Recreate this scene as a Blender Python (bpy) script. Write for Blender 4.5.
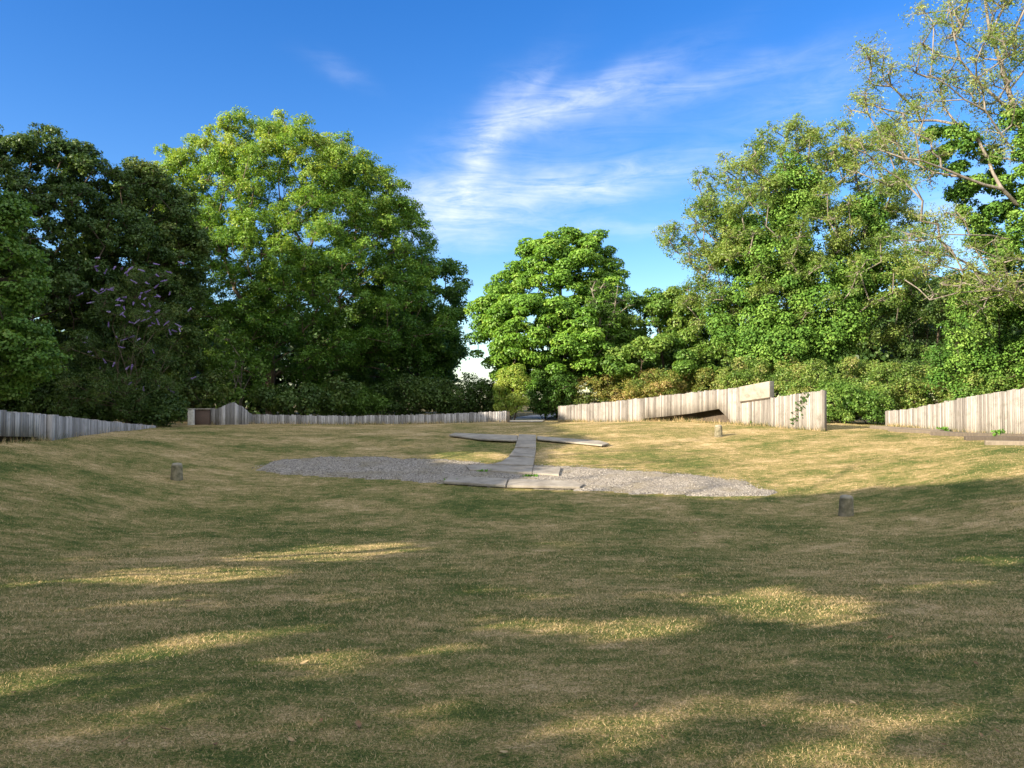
import bpy, math, random
import numpy as np

for o in list(bpy.data.objects): bpy.data.objects.remove(o)
S = bpy.context.scene
COL = S.collection
R = math.radians

# ------------------------------------------------------------------ camera
FPX = 769.0; PITCH = math.atan(16/769.0); CAMZ = 1.6
cam = bpy.data.cameras.new('camera'); cam.sensor_width = 36; cam.lens = FPX/1024*36
cam.clip_start = 0.05; cam.clip_end = 5000
camo = bpy.data.objects.new('camera', cam); COL.objects.link(camo); S.camera = camo
camo.location = (0, 0, CAMZ); camo.rotation_euler = (R(90)+PITCH, 0, 0)

# ------------------------------------------------------------------ light
SUN_EL = R(22); SUN_AZ = (-.839, -.545)            # horizontal direction towards the sun
w = bpy.data.worlds.new("World"); S.world = w; w.use_nodes = True
nt = w.node_tree; N = nt.nodes; L = nt.links
bg = N['Background']; bg.inputs[1].default_value = 0.135
sky = N.new('ShaderNodeTexSky'); sky.sky_type = 'NISHITA'; sky.sun_disc = False
sky.sun_elevation = SUN_EL; sky.sun_rotation = math.atan2(SUN_AZ[0], SUN_AZ[1])
sky.air_density = 1.0; sky.dust_density = 0.3; sky.ozone_density = 2.2
def mth(nt, op, a, b=None, c=None, clamp=False):
    n = nt.nodes.new('ShaderNodeMath'); n.operation = op; n.use_clamp = clamp
    for i, v in enumerate((a, b, c)):
        if v is None: continue
        if isinstance(v, (int, float)): n.inputs[i].default_value = v
        else: nt.links.new(v, n.inputs[i])
    return n.outputs[0]
hs = N.new('ShaderNodeHueSaturation'); hs.inputs['Saturation'].default_value = 1.4; hs.inputs['Value'].default_value = .66; hs.inputs['Hue'].default_value = 0.515
L.new(sky.outputs[0], hs.inputs['Color'])
tc = N.new('ShaderNodeTexCoord'); sp = N.new('ShaderNodeSeparateXYZ'); L.new(tc.outputs['Generated'], sp.inputs[0])
AZ = mth(nt, 'ARCTAN2', sp.outputs[0], sp.outputs[1]); EL = mth(nt, 'ARCSINE', sp.outputs[2])
cb = N.new('ShaderNodeCombineXYZ'); L.new(AZ, cb.inputs[0]); L.new(EL, cb.inputs[1])
def noise_sky(rot, sx, sy, scale, detail=8, rough=.6, dist=.3, off=0):
    m = N.new('ShaderNodeMapping'); m.inputs['Rotation'].default_value = (0, 0, R(rot)); m.inputs['Scale'].default_value = (sx, sy, 1)
    m.inputs['Location'].default_value = (off, off*.7, off)
    L.new(cb.outputs[0], m.inputs[0])
    n = N.new('ShaderNodeTexNoise'); n.inputs['Scale'].default_value = scale; n.inputs['Detail'].default_value = detail
    n.inputs['Roughness'].default_value = rough; n.inputs['Distortion'].default_value = dist
    L.new(m.outputs[0], n.inputs[0]); return n.outputs[0]
wob = noise_sky(0, 1, 1, 5, 4, .55, 0, 3)
wob2 = noise_sky(0, 1, 1, 6, 4, .55, 0, 9)
AZw = mth(nt, 'ADD', AZ, mth(nt, 'MULTIPLY', mth(nt, 'SUBTRACT', wob, .5), .10))
ELw = mth(nt, 'ADD', EL, mth(nt, 'MULTIPLY', mth(nt, 'SUBTRACT', wob2, .5), .07))
def streak(px, py, ang, ln, wd, k):
    """a soft wisp of cirrus centred on a compass direction"""
    a0 = math.atan((px-512)/FPX); e0 = math.atan((400-py)/FPX*math.cos(a0))
    c, s = math.cos(R(ang)), math.sin(R(ang))
    da = mth(nt, 'SUBTRACT', AZw, a0); de = mth(nt, 'SUBTRACT', ELw, e0)
    p = mth(nt, 'ADD', mth(nt, 'MULTIPLY', da, c), mth(nt, 'MULTIPLY', de, s))
    q = mth(nt, 'SUBTRACT', mth(nt, 'MULTIPLY', de, c), mth(nt, 'MULTIPLY', da, s))
    r2 = mth(nt, 'ADD', mth(nt, 'POWER', mth(nt, 'ABSOLUTE', mth(nt, 'DIVIDE', p, ln/FPX)), 2.0), mth(nt, 'POWER', mth(nt, 'ABSOLUTE', mth(nt, 'DIVIDE', q, wd/FPX)), 2.0))
    return mth(nt, 'MULTIPLY', mth(nt, 'EXPONENT', mth(nt, 'MULTIPLY', r2, -1.0)), k)
parts = [streak(500, 130, 48, 60, 20, .75), streak(575, 98, 18, 95, 15, .75), streak(700, 80, 8, 100, 12, .35), streak(600, 120, 10, 120, 28, .12),
         streak(450, 205, 3, 90, 28, .85), streak(570, 182, 6, 135, 15, .85), streak(610, 226, -4, 70, 10, .5),
         streak(470, 175, 55, 50, 12, .35), streak(830, 82, 15, 70, 20, .3), streak(340, 66, -20, 30, 8, .16), streak(545, 78, 40, 25, 6, .3),
         streak(470, 388, 0, 160, 18, 1.0), streak(430, 235, 0, 90, 20, .3), streak(960, 205, 30, 60, 22, .55), streak(930, 245, 0, 60, 20, .35), streak(640, 165, 0, 170, 60, .08),
         streak(1500, 250, 20, 300, 60, .6), streak(-500, 150, -15, 300, 50, .5)]
acc = parts[0]
for p in parts[1:]: acc = mth(nt, 'ADD', acc, p)
n1 = noise_sky(-14, 1.0, 5.5, 8, 10, .66, .9)
n2 = noise_sky(-30, 1.2, 2.6, 22, 6, .6, .4, 5)
nn = mth(nt, 'ADD', mth(nt, 'MULTIPLY', n1, .75), mth(nt, 'MULTIPLY', n2, .25))
fib = mth(nt, 'MULTIPLY', mth(nt, 'SUBTRACT', nn, .30), 2.6, clamp=True)
front = mth(nt, 'MULTIPLY', mth(nt, 'MULTIPLY', acc, fib), .76, clamp=True)
# unseen bright cloud added behind the camera and overhead to lift the ambient light
fill_veil = mth(nt, 'MULTIPLY', mth(nt, 'MULTIPLY_ADD', sp.outputs[1], -2.2, -.1, clamp=True), mth(nt, 'MULTIPLY_ADD', n1, .9, .3, clamp=True), clamp=True)
fill_zenith = mth(nt, 'MULTIPLY', mth(nt, 'MULTIPLY_ADD', sp.outputs[2], 4.0, -2.9, clamp=True), .75)
cl = front
mx = N.new('ShaderNodeMix'); mx.data_type = 'RGBA'
L.new(cl, mx.inputs[0]); L.new(hs.outputs[0], mx.inputs[6]); mx.inputs[7].default_value = (3.1, 3.25, 3.7, 1)
mv = N.new('ShaderNodeMix'); mv.data_type = 'RGBA'; L.new(mth(nt, 'MAXIMUM', fill_veil, fill_zenith), mv.inputs[0]); L.new(mx.outputs[2], mv.inputs[6]); mv.inputs[7].default_value = (5.5, 5.4, 5.2, 1)
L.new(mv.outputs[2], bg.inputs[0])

sun = bpy.data.lights.new('sun', 'SUN'); sun.energy = 5.0; sun.angle = R(.45); sun.color = (1, .85, .66)
suno = bpy.data.objects.new('sun', sun); COL.objects.link(suno)
suno.rotation_euler = (R(90)-SUN_EL, 0, math.atan2(SUN_AZ[1], SUN_AZ[0])+R(90))
suno.location = (-20, -12, 30)
S.view_settings.view_transform = 'Standard'; S.view_settings.look = 'None'; S.view_settings.gamma = 1
S.view_settings.exposure = 1.5
S.render.engine = 'CYCLES'
S.cycles.use_denoising = True
S.cycles.max_bounces = 6; S.cycles.diffuse_bounces = 3; S.cycles.transmission_bounces = 4; S.cycles.glossy_bounces = 2
KU, KV = -SUN_AZ[0]/math.tan(SUN_EL), -SUN_AZ[1]/math.tan(SUN_EL)   # how far shade falls per metre of height

# ------------------------------------------------------------------ ground shape
def sstep(a, b, x):
    t = np.clip((np.asarray(x, float)-a)/(b-a), 0, 1); return t*t*(3-2*t)
PY = [-60, -8, 0, 3.2, 5, 8, 12, 14, 16, 18.5, 21, 28, 33, 36, 40, 60]
PZ = [.5, .2, 0.02, .04, -.08, -.42, -.76, -.81, -.79, -.57, -.35, .27, .42, .46, .49, .5]
def gz(x, y):
    x = np.asarray(x, float); y = np.asarray(y, float)
    p = np.interp(y, PY, PZ)
    rim = np.where(x < 0, .52, .36+.012*np.clip(y-20, 0, 13))
    s = sstep(6, 14.5, np.abs(x)) * sstep(2, 14, y)
    z = p + np.maximum(rim-p, 0)*s
    z = z + .28*np.exp(-((x-8)**2/42+(y-32)**2/26)) - .1*sstep(1, 6, -x)*sstep(29, 36, y)*(y < 300)
    z = z + .014*np.sin(x*1.1+y*.3)*np.sin(y*.9+.5)+.006*np.sin(x*2.7-y*1.9)+.006*np.sin(x*4.1+y*3.3+2*np.sin(y*.8))
    return z
cp, sn = math.cos(PITCH), math.sin(PITCH)
def W(px, py, d):
    a = (px-512)/FPX; b = (384-py)/FPX
    vx, vy, vz = a, cp-b*sn, sn+b*cp
    t = d/vy
    return np.array([vx*t, d, CAMZ+vz*t])
def G(px, py):
    """where the ground seen at that spot of the photograph lies"""
    d = 2.5; prev = 2.5
    while d < 200:
        p = W(px, py, d)
        if p[2] <= float(gz(p[0], p[1])):
            lo, hi = prev, d
            for _ in range(24):
                m = (lo+hi)/2; p = W(px, py, m)
                if p[2] <= float(gz(p[0], p[1])): hi = m
                else: lo = m
            return W(px, py, hi)
        prev = d; d *= 1.01
    return W(px, py, 40)

# ------------------------------------------------------------------ helpers
def tag(o, label=None, cat=None, group=None, kind=None):
    if label: o['label'] = label
    if cat: o['category'] = cat
    if group: o['group'] = group
    if kind: o['kind'] = kind
    return o
def empty(name, loc, label=None, cat=None, group=None, rz=0):
    o = bpy.data.objects.new(name, None); COL.objects.link(o); o.location = loc; o.rotation_euler = (0, 0, rz)
    o.empty_display_size = .3
    return tag(o, label, cat, group)
def link(name, me, mat, parent=None):
    o = bpy.data.objects.new(name, me); COL.objects.link(o)
    if mat and not me.materials: me.materials.append(mat)
    if parent is not None:
        o.parent = parent; bpy.context.view_layer.update() if False else None
    return o
def poly_mesh(name, V, F, tint=None, smooth=False):
    """V (n,3) ; F (m,k) faces of k corners each ; tint per face"""
    V = np.asarray(V, np.float32); F = np.asarray(F, np.int32); k = F.shape[1]
    me = bpy.data.meshes.new(name)
    me.vertices.add(len(V)); me.vertices.foreach_set('co', V.ravel())
    me.loops.add(F.size); me.loops.foreach_set('vertex_index', F.ravel())
    me.polygons.add(len(F)); me.polygons.foreach_set('loop_start', np.arange(0, F.size, k, dtype=np.int32))
    try: me.polygons.foreach_set('loop_total', np.full(len(F), k, np.int32))
    except Exception: pass
    if smooth: me.polygons.foreach_set('use_smooth', np.ones(len(F), bool))
    if tint is not None:
        a = me.attributes.new('tint', 'FLOAT', 'FACE'); a.data.foreach_set('value', np.asarray(tint, np.float32))
    me.update(calc_edges=True)
    return me
class MB:
    """collects boxes and solids into one mesh"""
    def __init__(s): s.V = []; s.F = []; s.T = []
    def hexa(s, c, t=.5):
        """8 corners: 4 bottom (ccw), 4 top"""
        b = sum(len(v) for v in s.V); s.V.append(np.array(c, float))
        for f in ((3,2,1,0),(4,5,6,7),(0,1,5,4),(1,2,6,5),(2,3,7,6),(3,0,4,7)): s.F.append([b+i for i in f]); s.T.append(t)
    def box(s, c, size, rz=0, t=.5):
        h = np.array(size)/2; cr, sr = math.cos(rz), math.sin(rz); o = []
        for z in (-h[2], h[2]):
            for x, y in ((-h[0],-h[1]),(h[0],-h[1]),(h[0],h[1]),(-h[0],h[1])):
                o.append((c[0]+x*cr-y*sr, c[1]+x*sr+y*cr, c[2]+z))
        s.hexa(o, t)
    def build(s, name, mat, parent=None, bevel=0):
        me = poly_mesh(name, np.concatenate(s.V), s.F, s.T)
        o = link(name, me, mat, parent)
        if bevel:
            m = o.modifiers.new('bevel', 'BEVEL'); m.width = bevel; m.segments = 2; m.limit_method = 'ANGLE'
        return o
def at_parent(o, parent):
    """keep world-space mesh data under an Empty that stands at the thing's base"""
    o.parent = parent
    l = parent.location
    o.location = (-l[0], -l[1], -l[2])
    return o

# ------------------------------------------------------------------ materials
def newmat(name):
    m = bpy.data.materials.new(name); m.use_nodes = True
    return m, m.node_tree, m.node_tree.nodes['Principled BSDF']
def ramp(nt, fac, stops, interp='LINEAR'):
    r = nt.nodes.new('ShaderNodeValToRGB'); r.color_ramp.interpolation = interp
    e = r.color_ramp.elements
    while len(e) < len(stops): e.new(.5)
    for i, (p, c) in enumerate(stops): e[i].position = p; e[i].color = (*c, 1)
    nt.links.new(fac, r.inputs[0]); return r.outputs[0]
def attr(nt, name='tint'):
    a = nt.nodes.new('ShaderNodeAttribute'); a.attribute_name = name; return a.outputs['Fac']
def objco(nt):
    g = nt.nodes.new('ShaderNodeNewGeometry'); return g.outputs['Position']
def noise(nt, co, scale, detail=4, rough=.55, scl=None, rz=0):
    n = nt.nodes.new('ShaderNodeTexNoise'); n.inputs['Scale'].default_value = scale; n.inputs['Detail'].default_value = detail; n.inputs['Roughness'].default_value = rough
    if scl or rz:
        m = nt.nodes.new('ShaderNodeMapping')
        if scl: m.inputs['Scale'].default_value = scl
        m.inputs['Rotation'].default_value = (0, 0, rz)
        nt.links.new(co, m.inputs[0]); co = m.outputs[0]
    nt.links.new(co, n.inputs['Vector']); return n.outputs[0]
def mix(nt, fac, a, b, typ='MIX'):
    n = nt.nodes.new('ShaderNodeMix'); n.data_type = 'RGBA'; n.blend_type = typ
    for i, v in ((0, fac), (6, a), (7, b)):
        if isinstance(v, (int, float)): n.inputs[i].default_value = v
        elif isinstance(v, tuple): n.inputs[i].default_value = (*v, 1)
        else: nt.links.new(v, n.inputs[i])
    return n.outputs[2]
def bump(nt, p, h, strength=.5, dist=.02):
    b = nt.nodes.new('ShaderNodeBump'); b.inputs['Strength'].default_value = strength; b.inputs['Distance'].default_value = dist
    nt.links.new(h, b.inputs['Height']); nt.links.new(b.outputs[0], p.inputs['Normal'])

def leaf_mat(name, cols, trans=.35, tcol=1.5, spec=.35, rough=.5):
    m, nt, p = newmat(name)
    t = attr(nt)
    c = ramp(nt, t, [(i/(len(cols)-1), c) for i, c in enumerate(cols)])
    nt.links.new(c, p.inputs['Base Color']); p.inputs['Roughness'].default_value = rough
    p.inputs['Specular IOR Level'].default_value = spec
    tr = nt.nodes.new('ShaderNodeBsdfTranslucent')
    tcx = mix(nt, 1.0, c, (tcol*1.1, tcol, tcol*.5), 'MULTIPLY')
    nt.links.new(tcx, tr.inputs[0])
    ms = nt.nodes.new('ShaderNodeMixShader'); ms.inputs[0].default_value = trans
    nt.links.new(p.outputs[0], ms.inputs[1]); nt.links.new(tr.outputs[0], ms.inputs[2])
    nt.links.new(ms.outputs[0], nt.nodes['Material Output'].inputs[0])
    return m
LM = {
 'lime':   leaf_mat('leaf_lime', [(.055,.14,.02),(.11,.23,.03),(.20,.33,.05),(.33,.39,.08)]),
 'dark':   leaf_mat('leaf_dark', [(.03,.07,.015),(.05,.10,.02),(.085,.15,.03),(.14,.18,.045)], trans=.25),
 'mid':    leaf_mat('leaf_mid', [(.05,.12,.02),(.09,.19,.03),(.14,.26,.045),(.22,.31,.07)]),
 'maple':  leaf_mat('leaf_maple', [(.06,.17,.02),(.09,.23,.03),(.13,.28,.04),(.17,.32,.06)]),
 'chest':  leaf_mat('leaf_chestnut', [(.06,.15,.02),(.11,.24,.03),(.17,.33,.04),(.27,.38,.07)], trans=.28),
 'ivy':    leaf_mat('leaf_ivy', [(.05,.13,.02),(.09,.2,.03),(.15,.28,.045),(.22,.34,.07)], trans=.18, spec=.22, rough=.62),
 'ash':    leaf_mat('leaf_ash', [(.08,.16,.03),(.15,.24,.05),(.23,.32,.08),(.33,.36,.12)], trans=.4),
 'russet': leaf_mat('leaf_russet', [(.09,.15,.03),(.20,.24,.05),(.32,.27,.09),(.42,.29,.15)], trans=.3),
 'bramble':leaf_mat('leaf_bramble', [(.08,.16,.03),(.14,.24,.045),(.23,.30,.07),(.32,.30,.12)], trans=.3),
 'pale':   leaf_mat('leaf_pale', [(0.120,0.168,0.036),(0.204,0.228,0.060),(0.288,0.264,0.108),(0.360,0.324,0.192)], trans=.35),
 'flower': leaf_mat('flower_lilac', [(0.240,0.165,0.450),(0.375,0.285,0.630),(0.510,0.435,0.780)], trans=.2, tcol=1.1),
}
def bark_mat(name, a, b, scale=6):
    m, nt, p = newmat(name); co = objco(nt)
    n = noise(nt, co, scale, 6, .65, (1, 1, .25))
    c = ramp(nt, n, [(.3, a), (.7, b)]); nt.links.new(c, p.inputs['Base Color']); p.inputs['Roughness'].default_value = .9
    bump(nt, p, n, .8, .05); return m
BARK = bark_mat('bark_brown', (.06,.045,.03), (.17,.13,.09))
BARKG = bark_mat('bark_grey', (.10,.085,.07), (.27,.24,.20))
BARKD = bark_mat('bark_dark', (.035,.028,.02), (.10,.075,.05))

# ------------------------------------------------------------------ tree builder
def unit(v): return v/np.maximum(np.linalg.norm(v, axis=-1, keepdims=True), 1e-9)
def leaf_quads(P, Nn, size, aspect, rng):
    n = len(P); r = rng.normal(size=(n, 3)); T = unit(np.cross(Nn, r)); B = np.cross(Nn, T)
    s = size[:, None]; f = Nn*s*.12
    V = np.empty((n, 4, 3), np.float32)
    V[:, 0] = P - T*s*.5; V[:, 1] = P + B*s*aspect*.5 + f + T*s*.08; V[:, 2] = P + T*s*.5; V[:, 3] = P - B*s*aspect*.5 + f + T*s*.08
    return V.reshape(-1, 3), np.arange(n*4).reshape(-1, 4)
def lit_leaf_filter(P): return None
def make_leaves(centers, cr, nleaf, size, rng, dome=.5, flat=.6, up=.6, out=None, aspect=.62, ctint=None, axis=None, sub=9):
    """tufts of leaves round each clump centre"""
    m = len(centers); cr = np.broadcast_to(np.asarray(cr, float), (m,))
    ntw = sub
    tw_d = unit(rng.normal(size=(m, ntw, 3)) + np.array([0, 0, .15]))
    tw_r = rng.uniform(.55, 1.05, size=(m, ntw, 1))
    tips = tw_d*tw_r*cr[:, None, None]*np.array([1, 1, flat])
    per = np.broadcast_to(np.asarray(nleaf, int), (m,))
    idx = np.repeat(np.arange(m), per); n = len(idx)
    isd = rng.random(n) < dome
    # shell of an umbrella-shaped tuft
    d = unit(rng.normal(size=(n, 3)) + np.array([0, 0, .55])); rr = cr[idx][:, None]*rng.uniform(.78, 1.06, (n, 1))
    Pd = d*rr*np.array([1, 1, flat])
    Nd = unit(d + np.array([0, 0, up]) + rng.normal(size=(n, 3))*.45)
    k = rng.integers(0, ntw, n); tp = tips[idx, k]; f = rng.uniform(.5, 1.08, (n, 1))
    Pt = tp*f + rng.normal(size=(n, 3))*(.13*cr[idx][:, None])
    Nt = unit(unit(tp)*.6 + np.array([0, 0, up]) + rng.normal(size=(n, 3))*.7)
    P = np.where(isd[:, None], Pd, Pt); Nn = np.where(isd[:, None], Nd, Nt)
    P = P + centers[idx]
    sz = size*rng.uniform(.6, 1.3, n)
    base = ctint[idx] if ctint is not None else .4
    t = np.clip(base + rng.normal(size=n)*.16, 0, 1)
    V, F = leaf_quads(P, Nn, sz, aspect, rng)
    return V, F, t, P, tips
def tubes(A, B, ra, rb, k=5):
    A = np.asarray(A, float); B = np.asarray(B, float); n = len(A)
    d = unit(B-A); up = np.where(np.abs(d[:, 2:3]) > .9, np.array([[1., 0, 0]]), np.array([[0, 0, 1.]]))
    u = unit(np.cross(d, up)); v = np.cross(d, u)
    an = np.arange(k)*2*math.pi/k; c = np.cos(an)[None, :, None]; s = np.sin(an)[None, :, None]
    ring = u[:, None]*c + v[:, None]*s
    e = d*np.minimum(np.asarray(ra), .3)[:, None]*.35
    V = np.concatenate([(A-e)[:, None]+ring*np.asarray(ra)[:, None, None], (B+e)[:, None]+ring*np.asarray(rb)[:, None, None]], 1).reshape(-1, 3)
    b = (np.arange(n)*2*k)[:, None]; i = np.arange(k); j = (i+1) % k
    F = np.stack([b+i, b+j, b+k+j, b+k+i], -1).reshape(-1, 4)
    return V, F
def skeleton(base, stems, centers, rng, trunk_r, tip_r=.018, sag=.05, ra_exp=.72, stop=.92):
    pos = []; par = []
    def add(p, q): pos.append(np.array(p, float)); par.append(q); return len(pos)-1
    root = add(base-np.array([0, 0, .25]), -1)
    for st in stems:
        q = root; pts = [base]+[np.array(s, float) for s in st]
        for a, b in zip(pts[:-1], pts[1:]):
            n = max(2, int(np.linalg.norm(b-a)/.8))
            for i in range(1, n+1):
                p = a+(b-a)*i/n + (rng.normal(size=3)*.06*(i < n))
                q = add(p, q)
    ntr = len(pos)
    order = np.argsort(np.linalg.norm(centers-np.array(pos[ntr//2]), axis=1))
    pl = [0.]*len(pos)
    for i in range(1, len(pos)): pl[i] = pl[par[i]]+np.linalg.norm(pos[i]-pos[par[i]])
    ends = []
    for ci in order:
        c = centers[ci]; A = np.array(pos); dv = c-A; dist = np.linalg.norm(dv, axis=1)
        cost = dist*1.0 + .28*np.array(pl) + np.maximum(A[:, 2]-c[2]+.2*dist, 0)*1.3
        cost[0] += 99
        j = int(np.argmin(cost)); a = pos[j]; Ln = dist[j]; n = max(1, int(Ln/.7)); q = j
        side = rng.normal(size=3)*Ln*.07
        for i in range(1, n+1):
            t = i/n; p = a+(c-a)*t*stop+side*math.sin(math.pi*t)+np.array([0, 0, Ln*sag*math.sin(math.pi*t)])+rng.normal(size=3)*.04
            q = add(p, q); pl.append(pl[par[q]]+np.linalg.norm(pos[q]-pos[par[q]]))
        ends.append(q)
    cnt = np.zeros(len(pos))
    for e in ends: cnt[e] += 1
    for i in range(len(pos)-1, 0, -1): cnt[par[i]] += cnt[i]
    tot = max(cnt[0], 1); rad = tip_r + (trunk_r-tip_r)*(np.maximum(cnt, .3)/tot)**ra_exp
    pos = np.array(pos); par = np.array(par); i = np.arange(1, len(pos))
    rA = np.minimum(rad[par[i]], rad[i]*1.35)
    return pos[par[i]], pos[i], rA, rad[i], ends, pos
def lobe_points(lobes, n, rng, shell=(.72, 1.0), keep_in=.15):
    """clump centres over the outside of a crown made of several ellipsoids"""
    Ls = np.array(lobes, float); wt = (Ls[:, 3]*Ls[:, 4]+Ls[:, 4]*Ls[:, 5]+Ls[:, 3]*Ls[:, 5]); wt /= wt.sum()
    out = []; mind = None
    vol = sum(l[3]*l[4]*l[5] for l in lobes)
    while len(out) < n:
        l = Ls[rng.choice(len(Ls), p=wt)]; d = unit(rng.normal(size=3)); r = rng.uniform(*shell)
        if rng.random() < keep_in: r = rng.uniform(.3, .8)
        p = l[:3]+d*l[3:]*r
        q = (p-Ls[:, :3])/Ls[:, 3:]; dd = np.linalg.norm(q, axis=1)
        if (dd < .6).any() and rng.random() > keep_in: continue
        if p[2] < float(gz(p[0], p[1]))+.25: continue
        if out:
            if np.min(np.linalg.norm(np.array(out)-p, axis=1)) < .55*(wt.size and (vol/n)**(1/3)) and rng.random() < .8: continue
        out.append(p)
    return np.array(out)
CUT = None
def tree(name, label, cat, base, stems, lobes, nclump, nleaf, cr, size, mat, bark=BARK, trunk_r=.25, seed=1, group=None, dome=.5,
         flat=.6, up=.6, aspect=.62, tint=(.25, .6), keep_in=.15, cut=False, extra=None, shell=(.72, 1.0), twigs=True, tip_r=.018, crown='crown', trunk='trunk', sub=9, toplit=0.):
    rng = np.random.default_rng(seed)
    base = np.array([base[0], base[1], float(gz(base[0], base[1]))])
    root = empty(name, base, label, cat, group)
    C = lobe_points(lobes, nclump, rng, shell, keep_in)
    crs = cr*rng.uniform(.7, 1.25, len(C))
    ct = rng.uniform(tint[0], tint[1], len(C))
    if toplit:
        zc = (C[:, 2]-C[:, 2].min())/max(np.ptp(C[:, 2]), .1); ct = ct + toplit*(zc-.4)  # higher clumps tinted lighter and yellower, imitating sun on the crown top
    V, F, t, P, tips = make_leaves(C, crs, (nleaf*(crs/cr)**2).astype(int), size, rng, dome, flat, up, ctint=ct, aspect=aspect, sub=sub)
    if cut and CUT is not None:
        keep = ~CUT(P, rng); V = V.reshape(-1, 4, 3)[keep].reshape(-1, 3); t = t[keep]; F = np.arange(len(V)).reshape(-1, 4)
    if extra is not None:
        keep = extra(P); V = V.reshape(-1, 4, 3)[keep].reshape(-1, 3); t = t[keep]; F = np.arange(len(V)).reshape(-1, 4)
    at_parent(link(crown, poly_mesh(crown, V, F, t), LM[mat]), root)
    A, B, ra, rb, ends, pos = skeleton(base, stems, C, rng, trunk_r, tip_r)
    V2, F2 = tubes(A, B, ra, rb, 6)
    if twigs:
        m = len(C); k = tips.shape[1]; a = np.repeat(C, k, 0); b = a+tips.reshape(-1, 3)
        r1 = np.full(m*k, tip_r*.75); V3, F3 = tubes(a, b, r1, r1*.4, 3)
        V2 = np.concatenate([V2, V3]); F2 = np.concatenate([F2, F3+len(V2)-len(V3)])
    at_parent(link(trunk, poly_mesh(trunk, V2, F2, smooth=True), bark), root)
    return root

# ------------------------------------------------------------------ lawn and ground
def lawn_color(nt, co, rnd=None):
    """dry mown lawn: straw and green in drifts of several sizes (used by the soil sheet and by the blades)"""
    a = noise(nt, co, .33, 3, .55, (1, 1, .0)); b = noise(nt, co, .95, 5, .65, (.7, 1.1, 0)); c = noise(nt, co, 4.2, 6, .72, (.75, 1.15, 0))
    s = mth(nt, 'ADD', mth(nt, 'ADD', mth(nt, 'MULTIPLY', a, .60), mth(nt, 'MULTIPLY', b, .62)), mth(nt, 'MULTIPLY', c, .78))
    s = mth(nt, 'SUBTRACT', s, 1.0)
    if rnd is not None: s = mth(nt, 'ADD', s, mth(nt, 'MULTIPLY', mth(nt, 'SUBTRACT', rnd, .5), .85))
    else: 
        f = noise(nt, co, 55, 3, .7); s = mth(nt, 'ADD', s, mth(nt, 'MULTIPLY', mth(nt, 'SUBTRACT', f, .5), .9))
    # the far bank is drier than the hollow
    g = nt.nodes.new('ShaderNodeSeparateXYZ'); nt.links.new(co, g.inputs[0])
    far = mth(nt, 'MULTIPLY', mth(nt, 'SUBTRACT', g.outputs[1], 17), .006, clamp=True)
    s = mth(nt, 'ADD', s, far)
    s = mth(nt, 'MULTIPLY_ADD', s, 2.3, .43, clamp=True)
    return ramp(nt, s, [(0, (.070, .108, .026)), (.25, (.138, .165, .042)), (.48, (.27, .235, .088)), (.72, (.40, .30, .135)), (1, (.64, .49, .27))])
mg, nt_, p_ = newmat('lawn_soil'); co = objco(nt_)
c = lawn_color(nt_, co)
fine = noise(nt_, co, 90, 4, .7); med = noise(nt_, co, 14, 5, .65, (1, 1, 0))
c = mix(nt_, 1.0, c, ramp(nt_, fine, [(.3, (.35, .35, .35)), (.5, (.85, .85, .85)), (.72, (1.35, 1.35, 1.3))]), 'MULTIPLY')
sepg = nt_.nodes.new('ShaderNodeSeparateXYZ'); nt_.links.new(co, sepg.inputs[0])
wild = mth(nt_, 'MULTIPLY', mth(nt_, 'SUBTRACT', sepg.outputs[1], 41.5), .8, clamp=True)
dirt = ramp(nt_, med, [(.3, (.05, .045, .02)), (.7, (.13, .11, .05))])
c = mix(nt_, wild, c, dirt)
nt_.links.new(c, p_.inputs['Base Color']); p_.inputs['Roughness'].default_value = .95; p_.inputs['Specular IOR Level'].default_value = .1
hh = mth(nt_, 'ADD', mth(nt_, 'MULTIPLY', fine, .5), med); bump(nt_, p_, hh, .9, .04)
def axis(lo, hi, a, b, st):
    c = list(np.arange(a, b+1e-6, st)); g = st
    x = a
    while x > lo: g *= 1.35; x -= g; c.insert(0, x)
    x = b; g = st
    while x < hi: g *= 1.35; x += g; c.append(x)
    return np.array(c)
xs = axis(-1500, 1500, -18, 20, .22); ys = axis(-800, 2500, 1, 42, .22)
X, Y = np.meshgrid(xs, ys); Z = gz(X, Y)
nx, ny = len(xs), len(ys); i = np.arange(nx*ny).reshape(ny, nx)
F = np.stack([i[:-1, :-1], i[:-1, 1:], i[1:, 1:], i[1:, :-1]], -1).reshape(-1, 4)
tag(link('ground', poly_mesh('ground', np.stack([X, Y, Z], -1).reshape(-1, 3), F, smooth=True), mg), 'dry mown lawn in a shallow hollow, straw and green in drifts', 'ground', kind='structure')

# places on the lawn that carry stone instead of grass are filled in below
STONES = []   # list of 2-D polygons
def inside(poly, x, y):
    poly = np.asarray(poly); r = np.zeros(len(x), bool); n = len(poly)
    for a in range(n):
        x1, y1 = poly[a]; x2, y2 = poly[(a+1) % n]
        c = ((y1 > y) != (y2 > y)) & (x < (x2-x1)*(y-y1)/(y2-y1+1e-12)+x1); r ^= c
    return r

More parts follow.
